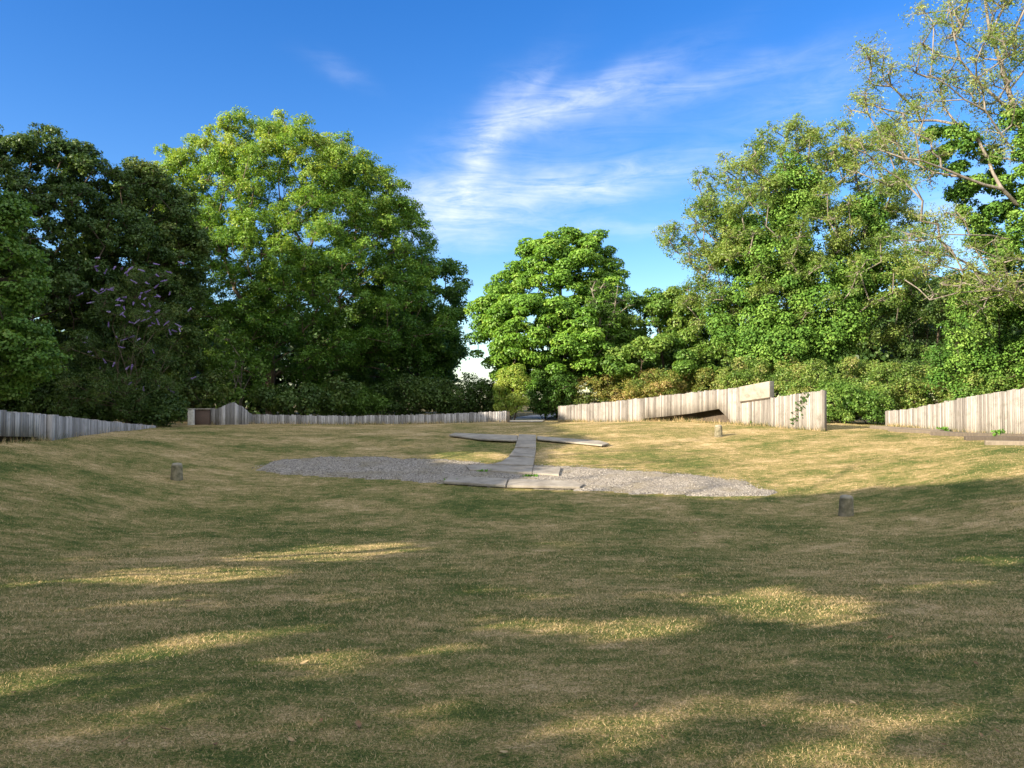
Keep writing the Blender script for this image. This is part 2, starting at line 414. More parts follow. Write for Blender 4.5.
# ------------------------------------------------------------------ stone aeroplane: gravel wings and concrete slabs
mgr, ng, pg = newmat('gravel_grey'); co = objco(ng)
v = ng.nodes.new('ShaderNodeTexVoronoi'); v.inputs['Scale'].default_value = 42; ng.links.new(co, v.inputs['Vector'])
sv = ng.nodes.new('ShaderNodeSeparateColor'); ng.links.new(v.outputs['Color'], sv.inputs[0])
c = ramp(ng, sv.outputs[0], [(0, (.10,.088,.07)), (.35, (.19,.17,.138)), (.7, (.29,.262,.215)), (1, (.46,.42,.35))])
big = noise(ng, co, 1.1, 5, .6, (1, 1, 0)); c = mix(ng, mth(ng, 'MULTIPLY', mth(ng, 'SUBTRACT', big, .50), 5, clamp=True), c, (.20,.17,.105))
ng.links.new(c, pg.inputs['Base Color']); pg.inputs['Roughness'].default_value = .9
bump(ng, pg, mth(ng, 'SUBTRACT', 1.0, v.outputs['Distance']), .7, .015)
def sheet(name, px, lift, mat, step=.16, wob=.12, seed=3):
    poly = np.array([G(*q)[:2] for q in px]); rng = np.random.default_rng(seed)
    # subdivide outline with an uneven edge
    out = []
    for a in range(len(poly)):
        p, q = poly[a], poly[(a+1) % len(poly)]; n = max(1, int(np.linalg.norm(q-p)/.25))
        for k in range(n): out.append(p+(q-p)*k/n+rng.normal(size=2)*wob*.4)
    out = np.array(out); STONES.append(out)
    x0, y0 = out.min(0); x1, y1 = out.max(0)
    gx = np.arange(x0, x1+step, step); gy = np.arange(y0, y1+step, step); XX, YY = np.meshgrid(gx, gy)
    q = inside(out, XX.ravel(), YY.ravel()).reshape(XX.shape)
    ZZ = gz(XX, YY)+np.where(q, lift, -.03); i = np.arange(XX.size).reshape(XX.shape)
    m = q[:-1, :-1] | q[1:, :-1] | q[:-1, 1:] | q[1:, 1:]
    F = np.stack([i[:-1, :-1], i[:-1, 1:], i[1:, 1:], i[1:, :-1]], -1)[m]
    u, inv = np.unique(F, return_inverse=True); V = np.stack([XX, YY, ZZ], -1).reshape(-1, 3)[u]
    return poly_mesh(name, V, inv.reshape(F.shape), smooth=True), out
WING = [(256,467),(285,460),(330,457.5),(390,458.5),(440,460),(470,462),(505,464.5),(540,466),(590,468),(650,472),(700,476),(745,483),(779,493),(755,496.5),(700,496),(640,494),(600,491),(540,489),(500,488),(440,484),(400,480),(340,477.5),(290,475),(262,471)]
gm, wing_poly = sheet('gravel_wing', WING, .035, mgr)
tag(link('gravel', gm, mgr), 'long oval bed of grey gravel in the shape of aeroplane wings on the lawn', 'gravel bed', kind='stuff')
# loose pebbles
rng = np.random.default_rng(8)
x0, y0 = wing_poly.min(0)-.25; x1, y1 = wing_poly.max(0)+.25
px_ = rng.uniform(x0, x1, 60000); py_ = rng.uniform(y0, y1, 60000); k = inside(wing_poly, px_, py_)
k2 = inside(wing_poly*1.0, px_+.15, py_+.12) | inside(wing_poly, px_-.15, py_-.12)
k = (k & (rng.random(60000) < .25)) | (k2 & ~k & (rng.random(60000) < .1))
px_, py_ = px_[k], py_[k]; n = len(px_); s_ = rng.uniform(.008, .02, n)
ctr = np.stack([px_, py_, gz(px_, py_)+.035+s_*.3], -1)
O = np.array([[1,0,0],[0,1,0],[-1,0,0],[0,-1,0],[0,0,.7],[0,0,-.7]], float)
V = ctr[:, None]+(O[None]*s_[:, None, None]*rng.uniform(.6, 1.3, (n, 6, 1)))
ang = rng.uniform(0, 6.28, n)
OF = np.array([[0,1,4],[1,2,4],[2,3,4],[3,0,4],[1,0,5],[2,1,5],[3,2,5],[0,3,5]])
F = (np.arange(n)*6)[:, None, None]+OF[None]
mp, npb, pp = newmat('pebble'); cc = ramp(npb, attr(npb), [(0, (.10,.09,.075)), (.6, (.22,.20,.17)), (.92, (.34,.31,.27)), (1, (.6,.57,.52))])
npb.links.new(cc, pp.inputs['Base Color']); pp.inputs['Roughness'].default_value = .85
tag(link('pebbles', poly_mesh('pebbles', V.reshape(-1, 3), F.reshape(-1, 3), np.repeat(rng.random(n), 8)), mp), 'loose pale and grey pebbles scattered over the gravel bed', 'pebbles', kind='stuff')

mcs, nc, pc = newmat('concrete_slab'); co = objco(nc)
a = noise(nc, co, 2.2, 6, .62); b = noise(nc, co, 60, 3, .7); 
c = ramp(nc, a, [(.3, (.17,.15,.12)), (.5, (.28,.255,.21)), (.72, (.38,.35,.29))]); c = mix(nc, 1.0, c, ramp(nc, b, [(.3, (.7,.7,.7)), (.6, (1.05,1.05,1.05))]), 'MULTIPLY')
li = noise(nc, co, 5, 5, .7); c = mix(nc, mth(nc, 'MULTIPLY', mth(nc, 'SUBTRACT', li, .6), 6, clamp=True), c, (.17,.18,.11))
nc.links.new(c, pc.inputs['Base Color']); pc.inputs['Roughness'].default_value = .85; bump(nc, pc, b, .5, .01)
def slab(px, th, label, seed=0, lift=.0, sink=.2):
    """one cast slab lying on the slope, outline given by where its corners are seen on the ground"""
    P = np.array([G(*q) for q in px]); rng = np.random.default_rng(seed)
    c = P.mean(0); 
    # best-fit plane so that the slab is flat
    A = np.c_[P[:, 0], P[:, 1], np.ones(len(P))]; k, *_ = np.linalg.lstsq(A, gz(P[:, 0], P[:, 1]), rcond=None)
    n = len(P); top = np.array([[p[0], p[1], k[0]*p[0]+k[1]*p[1]+k[2]+th+lift] for p in P]); bot = top.copy(); bot[:, 2] -= th+sink
    me = bpy.data.meshes.new('slab'); vs = [tuple(v-c) for v in np.r_[bot, top]]
    fs = [tuple(range(n, 2*n)), tuple(range(n-1, -1, -1))]+[(i, (i+1) % n, n+(i+1) % n, n+i) for i in range(n)]
    me.from_pydata(vs, [], fs); me.update()
    o = link('concrete_slab', me, mcs); o.location = c
    m = o.modifiers.new('b', 'BEVEL'); m.width = .012; m.segments = 2
    STONES.append(P[:, :2])
    return tag(o, label, 'slab', 'slabs of the stone aeroplane')
slab([(449,437.2),(455,435.3),(518,437.8),(517,443.2),(480,441.5)], .05, 'long thin tail slab reaching left towards the tapered end, dark gap under its front edge', 1, sink=0, lift=.045)
slab([(537.5,441.5),(537,438.6),(600,443.2),(609,446.2),(602,447.6)], .05, 'long thin tail slab reaching right, its far tip worn thin', 2, sink=0, lift=.045)
slab([(515,450.8),(519,437.8),(536,438.2),(536,451.6)], .13, 'narrow smooth slab at the tail where the two thin tail slabs meet', 3)
slab([(509,459.2),(514.7,451.3),(536,452),(534.5,460.2)], .11, 'short slab second from the tail in the body of the stone aeroplane', 4)
slab([(492,467.0),(501,464.5),(508.7,459.6),(534.5,460.6),(533,468.5)], .09, 'flared slab where the body widens into the gravel wings', 5)
slab([(466,468.2),(490,467.4),(533,468.9),(532,475.6),(469,472)], .08, 'pale wide slab left of the centre joint, behind the front slabs', 6)
slab([(533.6,469),(561,470),(559,477.4),(532.6,475.8)], .08, 'pale slab right of the centre joint, behind the front slabs', 7)
slab([(443,484.6),(450,479),(508,481.5),(505.5,488.6)], .06, 'front left slab with crumbling earth under its forward edge', 8, sink=.0, lift=.022)
slab([(507,488.7),(509.6,481.6),(572,484),(584,487),(580,490.0)], .06, 'front right slab with a clear shadow gap under its forward edge', 9, sink=.0, lift=.022)

# ------------------------------------------------------------------ timber-faced walls
def plank_mat(name, stops, moss=.0):
    m, nt, p = newmat(name); co = objco(nt)
    g = noise(nt, co, 34, 6, .75, (1, 1, .05)); h = noise(nt, co, 3.2, 5, .65); t = attr(nt)
    s = mth(nt, 'ADD', mth(nt, 'MULTIPLY', g, .8), mth(nt, 'MULTIPLY', t, .5)); s = mth(nt, 'SUBTRACT', s, .15)
    c = ramp(nt, s, stops)
    dk = mth(nt, 'MULTIPLY', mth(nt, 'SUBTRACT', h, .52), 3.5, clamp=True)
    c = mix(nt, mth(nt, 'MULTIPLY', dk, .7), c, (stops[0][1][0]*.9, stops[0][1][1]*.95, stops[0][1][2]*.75))
    v2 = noise(nt, co, 7, 5, .7, (1.6, 1.6, .35)); c = mix(nt, mth(nt, 'MULTIPLY', mth(nt, 'SUBTRACT', v2, .55), 4, clamp=True), c, stops[1][1])
    nt.links.new(c, p.inputs['Base Color']); p.inputs['Roughness'].default_value = .88
    bump(nt, p, g, .7, .012); return m
WPALE = plank_mat('weathered_boards', [(.18, (.09,.08,.07)), (.40, (.19,.175,.155)), (.64, (.28,.262,.235)), (.86, (.38,.36,.325))])
WGREY = plank_mat('weathered_grey_boards', [(.25, (.14,.135,.13)), (.5, (.26,.255,.25)), (.75, (.40,.39,.38))])
WDARK = plank_mat('shade_dark_boards', [(.25, (.04,.03,.022)), (.5, (.08,.062,.045)), (.75, (.13,.10,.075))])  # board colour darkened to stand in for the shade inside the recesses
WSTEP = plank_mat('sleeper_timber', [(.25, (.06,.048,.036)), (.5, (.115,.095,.07)), (.75, (.19,.16,.12))])
def interp_poly(pts, f):
    """pts: list of (pos along 0..1, value)"""
    return float(np.interp(f, [a for a, b in pts], [b for a, b in pts]))
def plank_wall(path, top, bot, mat, label, thick=.16, pw=.11, seed=1, name='timber_wall', jitter=.012):
    """boards side by side along a ground path; top/bot give heights along it"""
    rng = np.random.default_rng(seed); P = np.array(path, float); seg = np.linalg.norm(np.diff(P, axis=0), axis=1); cum = np.r_[0, np.cumsum(seg)]; Lt = cum[-1]
    base = np.array([P[0][0], P[0][1], float(gz(*P[0]))]); root = empty(name, base, label, 'wall')
    mb = MB(); n = int(Lt/pw); s = 0
    def at(d):
        return np.array([np.interp(d, cum, P[:, 0]), np.interp(d, cum, P[:, 1])])
    while s < Lt-.01:
        wd = pw*rng.uniform(.7, 1.3); e = min(s+wd, Lt); a, b = at(s), at(e); d = (b-a)/max(np.linalg.norm(b-a), 1e-6); nn = np.array([d[1], -d[0]])
        if nn[1] > 0: nn = -nn     # face the camera side
        g = .004; a2 = a+d*g; b2 = b-d*g; off = nn*rng.uniform(0, jitter)
        f0, f1 = s/Lt, e/Lt; tj = rng.normal()*.016
        za, zb = interp_poly(top, f0)+tj, interp_poly(top, f1)+tj
        ba, bb = interp_poly(bot, f0), interp_poly(bot, f1)
        t = rng.random()
        q0, q1 = a2+off, b2+off; q2, q3 = b2-nn*thick, a2-nn*thick
        if abs(d[0]) > 0 and True:
            mb.hexa([(*q0, ba), (*q1, bb), (*q2, bb), (*q3, ba), (*q0, za), (*q1, zb), (*q2, zb), (*q3, za)], t)
        s = e
    at_parent(mb.build('boards', mat), root)
    return root, at, Lt
# centre-left wall (runs straight behind the lawn)
def wpt(px, d): return ((px-512)/FPX*d, d)
def hz(py, d): return float(W(512, py, d)[2])
d0, d1 = 38.0, 38.5
cw, _, _ = plank_wall([wpt(252, d0), wpt(350, 38.8), wpt(430, 38.9), wpt(506.5, d1)], [(0, hz(414.5, d0)), (.38, hz(416, 38.8)), (.7, hz(414.5, 38.9)), (1, hz(411, d1))], [(0, .1), (1, .1)], WGREY, 'long low grey board wall in shade behind the lawn, left of the path gap', seed=2, pw=.11)
mb = MB(); e = wpt(508.5, 38.45); mb.box((e[0], e[1], (hz(411.5, d1)+.1)/2), (.13, .24, hz(411.5, d1)-.1), t=.6); at_parent(mb.build('end_post', WSTEP), cw)
# curled timber wall with stepped top
pts = [wpt(211, 36.4), wpt(222, 36.2), wpt(236, 36.6), wpt(246, 37.3), wpt(252, 37.9)]
cu, _, _ = plank_wall(pts, [(0, hz(409, 36.4)), (.2, hz(408, 36.4)), (.42, hz(402, 36.4)), (.55, hz(402.5, 36.5)), (.56, hz(405, 36.6)), (.7, hz(406, 36.8)), (.71, hz(408.5, 37)), (.84, hz(410, 37.3)), (.85, hz(412, 37.5)), (1, hz(414, 37.9))], [(0, .1), (1, .1)], WGREY, 'tall curling end of grey boards with a stepped top, beside the brick pier', seed=5, pw=.22, jitter=.03)
# brick pier and white post
mbk, nb, pb = newmat('brick'); co = objco(nb); br = nb.nodes.new('ShaderNodeTexBrick'); br.inputs['Scale'].default_value = 4.4
mm = nb.nodes.new('ShaderNodeMapping'); mm.inputs['Rotation'].default_value = (R(90), 0, 0); nb.links.new(co, mm.inputs[0]); nb.links.new(mm.outputs[0], br.inputs[0])
br.inputs['Color1'].default_value = (.10,.06,.045,1); br.inputs['Color2'].default_value = (.075,.05,.04,1); br.inputs['Mortar'].default_value = (.12,.105,.085,1)
nb.links.new(br.outputs[0], pb.inputs['Base Color']); pb.inputs['Roughness'].default_value = .9
c0 = wpt(202.5, 36.6); mb = MB(); h = hz(409.5, 36.6); mb.box((c0[0], c0[1], (h+.05)/2), (.86, .5, h-.05)); 
t = empty('brick_pier', (c0[0], c0[1], .45), 'low red brick pier between the white post and the curled board wall', 'brick pier'); at_parent(mb.build('brickwork', mbk), t)
mb = MB(); mb.box((c0[0], c0[1], h+.025), (.96, .6, .06)); at_parent(mb.build('coping', mcs, bevel=.01), t)
c0 = wpt(191.5, 36.2); mb = MB(); h = hz(409.5, 36.2); mb.box((c0[0], c0[1], (h+.1)/2), (.27, .2, h-.1)); 
mwp, nw_, pw_ = newmat('white_paint_post'); nz = noise(nw_, objco(nw_), 7, 5, .6); nw_.links.new(ramp(nw_, nz, [(.3, (.33,.33,.30)), (.6, (.58,.58,.54))]), pw_.inputs['Base Color']); pw_.inputs['Roughness'].default_value = .8
t = empty('marker_post', (c0[0], c0[1], .45), 'short white square post standing left of the brick pier', 'post'); at_parent(mb.build('shaft', mwp, bevel=.015), t)
mb = MB(); mb.box((c0[0], c0[1], h+.02), (.31, .24, .035)); at_parent(mb.build('cap', mwp, bevel=.012), t)
# left wall: high near the camera, sinking into the lawn as it runs back
pl_ = [(-15.3, 16.0), wpt(0, 20.0), wpt(47, 22.0), wpt(94, 25.0), wpt(152, 30.0)]
pl_ = [(a, b) for a, b in pl_]
lens = np.r_[0, np.cumsum([math.dist(pl_[i], pl_[i+1]) for i in range(4)])]; lens = lens/lens[-1]
tops = [1.62, hz(410.5, 20), hz(415.0, 22), hz(420.5, 25), hz(426, 30)]
f_open = lens[2]-.01
bots = [(0, .92), (lens[1], .66), (f_open-.012, .56), (f_open, .1), (1, .1)]
lw, _, _ = plank_wall(pl_, list(zip(lens, tops)), bots, WGREY, 'grey board wall along the left of the lawn, sinking into the grass as it runs back', seed=7, pw=.09)
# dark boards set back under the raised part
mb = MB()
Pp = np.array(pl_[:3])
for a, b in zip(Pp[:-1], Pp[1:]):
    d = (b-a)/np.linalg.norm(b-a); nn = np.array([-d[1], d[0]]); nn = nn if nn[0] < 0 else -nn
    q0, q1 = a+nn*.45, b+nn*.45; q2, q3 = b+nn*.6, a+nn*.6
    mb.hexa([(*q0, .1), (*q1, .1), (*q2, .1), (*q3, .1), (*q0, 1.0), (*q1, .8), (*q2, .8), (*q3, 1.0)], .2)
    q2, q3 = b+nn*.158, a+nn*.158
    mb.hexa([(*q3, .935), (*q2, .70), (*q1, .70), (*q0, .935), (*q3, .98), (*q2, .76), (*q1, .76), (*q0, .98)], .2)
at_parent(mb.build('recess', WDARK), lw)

# right-hand wall with plaque and slanting recess
D = [(558, 38.0), (640, 34.2), (705, 31.6), (731, 30.6), (772, 29.2), (824, 27.6)]
pr = [wpt(*q) for q in D]; ln = np.r_[0, np.cumsum([math.dist(pr[i], pr[i+1]) for i in range(5)])]; ln /= ln[-1]
def fpx(px): return float(np.interp(px, [q[0] for q in D], ln))
def dpx(px): return float(np.interp(px, [q[0] for q in D], [q[1] for q in D]))
tp = [(px, py) for px, py in ((558,406.5),(600,403),(650,397.5),(700,391.5),(742,387.5),(770.5,396.5),(771,398),(800,393.8),(824,390.5))]
top = [(fpx(px), hz(py, dpx(px))) for px, py in tp]
bt = [(558, None), (640, None), (643, 418.6), (664, 416.6), (690, 413.6), (719, 408.7), (731, 421.5), (732, None), (824, None)]
bot = [(fpx(px), .05 if py is None else hz(py, dpx(px))) for px, py in bt]
rw, rat, rL = plank_wall(pr, top, bot, WPALE, 'long pale board wall right of the path gap, rising to a stone plaque, with a slanting recess below', seed=11, pw=.075, thick=.2)
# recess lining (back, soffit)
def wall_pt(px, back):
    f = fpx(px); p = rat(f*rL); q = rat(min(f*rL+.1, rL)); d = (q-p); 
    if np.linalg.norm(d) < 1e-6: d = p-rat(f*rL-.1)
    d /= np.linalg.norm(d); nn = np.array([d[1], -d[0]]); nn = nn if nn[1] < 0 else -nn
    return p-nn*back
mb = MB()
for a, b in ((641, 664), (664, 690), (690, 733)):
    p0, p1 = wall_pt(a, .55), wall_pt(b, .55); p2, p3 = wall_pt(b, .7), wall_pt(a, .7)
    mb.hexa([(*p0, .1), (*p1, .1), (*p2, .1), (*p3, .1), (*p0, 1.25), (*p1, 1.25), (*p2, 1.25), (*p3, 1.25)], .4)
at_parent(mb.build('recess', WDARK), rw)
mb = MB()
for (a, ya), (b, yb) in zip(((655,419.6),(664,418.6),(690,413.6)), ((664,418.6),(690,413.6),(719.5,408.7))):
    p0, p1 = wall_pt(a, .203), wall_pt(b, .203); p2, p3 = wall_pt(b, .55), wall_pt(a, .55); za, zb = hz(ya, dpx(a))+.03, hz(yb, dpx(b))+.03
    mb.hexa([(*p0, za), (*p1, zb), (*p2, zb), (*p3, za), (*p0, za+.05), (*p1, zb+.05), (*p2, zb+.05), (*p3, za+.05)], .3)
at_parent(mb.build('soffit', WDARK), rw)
# plaque: stone block let into the top of the wall
mpl, npl, ppl = newmat('cream_stone'); co = objco(npl); nz = noise(npl, co, 5, 6, .65); n2_ = noise(npl, co, 40, 3, .6)
c = ramp(npl, nz, [(.3, (.17,.155,.125)), (.5, (.26,.24,.20)), (.75, (.34,.315,.27))]); npl.links.new(c, ppl.inputs['Base Color']); ppl.inputs['Roughness'].default_value = .85; bump(npl, ppl, n2_, .4, .01)
p0, p1 = wall_pt(740.5, -.06), wall_pt(770.5, -.06); p2, p3 = wall_pt(770.5, .26), wall_pt(740.5, .26)
zl0, zl1, zt0, zt1 = hz(401.8, dpx(740)), hz(397.5, dpx(771)), hz(386.8, dpx(740)), hz(381, dpx(771))
mb = MB(); mb.hexa([(*p0, zl0), (*p1, zl1), (*p2, zl1), (*p3, zl0), (*p0, zt0), (*p1, zt1), (*p2, zt1), (*p3, zt0)])
pq = mb.build('plaque', mpl, bevel=.02); at_parent(pq, rw); pq['label'] = 'cream stone plaque set into the top of the wall'
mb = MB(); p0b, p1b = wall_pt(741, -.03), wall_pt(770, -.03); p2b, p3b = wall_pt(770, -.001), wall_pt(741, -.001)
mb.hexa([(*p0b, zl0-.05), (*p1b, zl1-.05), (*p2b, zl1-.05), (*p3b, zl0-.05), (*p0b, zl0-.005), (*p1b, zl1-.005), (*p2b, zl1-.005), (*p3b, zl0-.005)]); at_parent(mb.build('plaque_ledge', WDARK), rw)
# far-right wall
D2 = [(885, 30.5), (950, 27.3), (1024, 24.3), (1180, 20.5)]
pr2 = [wpt(*q) for q in D2]; l2 = np.r_[0, np.cumsum([math.dist(pr2[i], pr2[i+1]) for i in range(3)])]; l2 /= l2[-1]
top2 = [(l2[0], hz(411.5, 30.5)), (l2[1]*.4, hz(409, 29.3)), (l2[1], hz(401, 27.3)), (l2[1]+(l2[2]-l2[1])*.35, hz(396, 26.2)), (l2[2], hz(388, 24.3)), (1, 2.3)]
r2, _, _ = plank_wall(pr2, top2, [(0, .05), (1, .05)], WPALE, 'pale board wall at the right edge of the lawn, rising beside the timber steps', seed=13, pw=.085, thick=.2)

# timber sleepers in the bank before the right wall
def beam(p, q, wdt, hgt, label, seed):
    p = np.array(p); q = np.array(q); d = (q-p)[:2]; Ld = np.linalg.norm(d); d /= Ld; nn = np.array([-d[1], d[0]]); c = (p+q)/2
    n = 8; vs = []; rng = np.random.default_rng(seed)
    mb = MB()
    for i in range(1):
        a = p-c; b = q-c
        mb.hexa([(*(a[:2]-nn*wdt/2), a[2]-hgt), (*(b[:2]-nn*wdt/2), b[2]-hgt), (*(b[:2]+nn*wdt/2), b[2]-hgt), (*(a[:2]+nn*wdt/2), a[2]-hgt),
                 (*(a[:2]-nn*wdt/2), a[2]), (*(b[:2]-nn*wdt/2), b[2]), (*(b[:2]+nn*wdt/2), b[2]), (*(a[:2]+nn*wdt/2), a[2])], rng.random())
    o = mb.build('timber_sleeper', WSTEP, bevel=.015); o.location = c
    return tag(o, label, 'timber step', 'timber steps before the right wall')
sl = [((872,428.6),(942,433.2),'topmost timber sleeper, running behind the others from the hedge gap'), ((890,431),(962,436),'second timber sleeper from the top of the bank steps'),
      ((930,435.2),(1060,439),'middle timber sleeper of the bank steps, below the board wall'), ((965,440.2),(1080,441.2),'fourth timber sleeper down, reaching out of view on the right'),
      ((985,444.8),(1090,446.4),'lowest timber sleeper of the bank steps, half sunk in grass')]
for i, (a, b, lb) in enumerate(sl):
    A, B = G(*a), G(*b); A[2] = gz(A[0], A[1])+.12; B[2] = gz(B[0], B[1])+.12; beam(A, B, .26, .3, lb, i); STONES.append(np.array([(A[0],A[1]-.3),(B[0],B[1]-.3),(B[0],B[1]+.25),(A[0],A[1]+.25)]))

# ------------------------------------------------------------------ stone bollards
mbo, nbo, pbo = newmat('bollard_stone'); co = objco(nbo); nz = noise(nbo, co, 9, 6, .65); n3_ = noise(nbo, co, 70, 3, .6)
c = ramp(nbo, nz, [(.3, (.075,.07,.04)), (.5, (.16,.145,.09)), (.7, (.27,.24,.165))]); nbo.links.new(c, pbo.inputs['Base Color']); pbo.inputs['Roughness'].default_value = .9; bump(nbo, pbo, n3_, .6, .01)
mbt, nbt, pbt = newmat('bollard_top'); nz = noise(nbt, objco(nbt), 14, 5, .6); nbt.links.new(ramp(nbt, nz, [(.3, (.17,.155,.11)), (.7, (.32,.30,.23))]), pbt.inputs['Base Color']); pbt.inputs['Roughness'].default_value = .85
def lathe(prof, k=20, wob=.0, seed=0):
    rng = np.random.default_rng(seed); V = []; F = []
    for r, z in prof:
        for i in range(k): a = 2*math.pi*i/k; rr = r*(1+wob*rng.normal()); V.append((rr*math.cos(a), rr*math.sin(a), z))
    n = len(prof)
    for j in range(n-1):
        for i in range(k): F.append((j*k+i, j*k+(i+1) % k, (j+1)*k+(i+1) % k, (j+1)*k+i))
    F.append(tuple(range(k-1, -1, -1))); F.append(tuple((n-1)*k+i for i in range(k)))
    me = bpy.data.meshes.new('lathe'); me.from_pydata(V, [], F); me.polygons.foreach_set('use_smooth', [True]*len(F)); me.update(); return me
shaft_me = lathe([(.145, -.1), (.15, .0), (.142, .05), (.138, .15), (.135, .27), (.133, .33), (.128, .352)], wob=.012)
cap_me = lathe([(.127, .35), (.128, .365), (.118, .392), (.09, .412), (.04, .42), (.005, .422)], wob=.01, seed=2)
for (px, py, s, tilt, lb) in ((846, 515.5, 1.0, (.01, .05), 'squat round stone bollard in the shade at the right of the lawn'), (176.5, 479.5, .98, (0, -.03), 'squat round stone bollard left of the gravel bed'),
                     (718.5, 436.5, .98, (.02, .0), 'small sunlit stone bollard below the recess of the right board wall')):
    p = G(px, py); r = empty('stone_bollard', (p[0], p[1], gz(p[0], p[1])), lb, 'bollard', 'stone bollards on the lawn', rz=random.Random(px).uniform(0, 6))
    r.rotation_euler = (tilt[0], tilt[1], r.rotation_euler[2]); r.scale = (s, s, s)
    link('shaft', shaft_me, mbo, r); link('top', cap_me, mbt, r)
    STONES.append(np.array([(p[0]+.14*math.cos(a), p[1]+.14*math.sin(a)) for a in np.linspace(0, 6.28, 9)[:-1]]))

# path through the gap
mpt, npt, ppt = newmat('path_gravel'); nz = noise(npt, objco(npt), 3, 6, .7); npt.links.new(ramp(npt, nz, [(.3, (.25,.23,.20)), (.7, (.45,.42,.37))]), ppt.inputs['Base Color']); ppt.inputs['Roughness'].default_value = .9
V = []; F = []
cl_ = [(.6, 38.2, .9), (.8, 42, 1.0), (1.3, 47, 1.0), (2.3, 53, 1.0), (4.0, 60, 1.0), (7, 70, 1.0)]
for i, (x, y, hw) in enumerate(cl_):
    V += [(x-hw, y, float(gz(x, y))+.03+.02*(i > 0)), (x+hw, y, float(gz(x, y))+.03+.02*(i > 0))]
    if i: b = 2*i; F.append((b-2, b-1, b+1, b))
tag(link('path', poly_mesh('path', V, F), mpt), kind='structure')

# ------------------------------------------------------------------ grass blades (mown, dry)
mgb, nbl, pbl = newmat('grass_blade'); co = objco(nbl); c = lawn_color(nbl, co, attr(nbl)); nbl.links.new(c, pbl.inputs['Base Color'])
pbl.inputs['Roughness'].default_value = .7; pbl.inputs['Specular IOR Level'].default_value = .2
tr = nbl.nodes.new('ShaderNodeBsdfTranslucent'); nbl.links.new(c, tr.inputs[0]); ms = nbl.nodes.new('ShaderNodeMixShader'); ms.inputs[0].default_value = .25
nbl.links.new(pbl.outputs[0], ms.inputs[1]); nbl.links.new(tr.outputs[0], ms.inputs[2]); nbl.links.new(ms.outputs[0], nbl.nodes['Material Output'].inputs[0])
rng = np.random.default_rng(21)
def blades(n, ylo, yhi, power):
    # density falls with distance so that every part of the lawn is covered alike
    u = rng.random(n); a_, b_ = ylo**(power), yhi**(power); y = (a_+(b_-a_)*u)**(1/power)
    x = rng.uniform(-1, 1, n)*(y*.74+1.0)
    return x, y
xb, yb = blades(900000, 2.3, 36, -.35)
cl1 = np.sin(xb*3.1+1.3*np.sin(yb*2.3))*np.sin(yb*2.9+1.1*np.sin(xb*1.7))
k = rng.random(len(xb)) < .72+.28*cl1
k &= (np.abs(xb) < 15)
jx, jy = rng.normal(size=len(xb))*.11, rng.normal(size=len(xb))*.09
k &= ~(inside(STONES[0], xb+jx, yb+jy) & (rng.random(len(xb)) < .97+.1*cl1))
for poly in STONES[1:]: k &= ~inside(poly, xb, yb)
foot = np.zeros(int(k.sum()), bool)
fx, fy = [], []
for path, m in ((pr, 5200), (pr2, 4200), (pl_, 4200), ([wpt(211, 36.4), wpt(252, 37.9), wpt(506.5, 38.5)], 5200)):
    q = np.array(path); sl_ = np.r_[0, np.cumsum(np.linalg.norm(np.diff(q, axis=0), axis=1))]; t_ = rng.random(m)*sl_[-1]
    t_ = t_[rng.random(m) < .35+.65*(np.sin(t_*1.9)+np.sin(t_*.73+1) > .4)]
    fx.append(np.interp(t_, sl_, q[:, 0])+rng.normal(size=len(t_))*.03+(.12 if q[0][0] < -12 else 0)); fy.append(np.interp(t_, sl_, q[:, 1])-.05-np.abs(rng.normal(size=len(t_)))*.10)
fx = np.concatenate(fx); fy = np.concatenate(fy); foot = np.r_[foot, np.ones(len(fx), bool)]
xb, yb = np.r_[xb[k], fx], np.r_[yb[k], fy]; n = len(xb)
sc = np.clip(yb/4.6, .62, 3.2)
hgt = rng.uniform(.007, .018, n)*np.clip(sc, 1, 1.5); wd = .0021*sc*rng.uniform(.7, 1.4, n)
hgt[foot] *= rng.uniform(2.5, 11, int(foot.sum())); wd[foot] *= .8
a = rng.uniform(0, 2*math.pi, n); lean = rng.uniform(.3, 1.9, n)*np.where(foot, .35, 1); dr = rng.uniform(0, 2*math.pi, n)
zb = gz(xb, yb)
T = np.stack([np.cos(a), np.sin(a), np.zeros(n)], -1)*wd[:, None]
tipv = np.stack([np.cos(dr)*lean*hgt, np.sin(dr)*lean*hgt, hgt], -1)
B0 = np.stack([xb, yb, zb-.003], -1)
V = np.empty((n, 3, 3), np.float32); V[:, 0] = B0-T; V[:, 1] = B0+T; V[:, 2] = B0+tipv
tag(link('grass', poly_mesh('grass', V.reshape(-1, 3), np.arange(n*3).reshape(-1, 3), rng.random(n)), mgb), 'short dry mown grass, straw coloured with green drifts', 'grass', kind='stuff')

# fallen leaves
mlf, nlf, plf = newmat('dry_leaf'); oi = nlf.nodes.new('ShaderNodeObjectInfo'); nlf.links.new(ramp(nlf, oi.outputs['Random'], [(0, (.14,.075,.03)), (.5, (.24,.15,.065)), (1, (.34,.26,.13))]), plf.inputs['Base Color']); plf.inputs['Roughness'].default_value = .8
def leaf_me():
    V = []; F = []
    pr_ = [(-.05, .003), (-.032, .02), (-.01, .028), (.012, .024), (.032, .012), (.05, .002)]
    for x, hw in pr_: V += [(x, -hw, .010+.25*abs(x)*.3), (x, 0, .002+2*x*x), (x, hw, .012+.1*abs(x))]
    for i in range(5):
        b = i*3; F += [(b, b+3, b+4, b+1), (b+1, b+4, b+5, b+2)]
    return poly_mesh('leaf', V, F, smooth=True)
NAMED = {0: 'largest dry brown leaf, lying alone near the bottom of the lawn', 3: 'pale dry leaf lying in the shade below the gravel bed', 4: 'pale dry leaf nearest the bottom right of the lawn'}
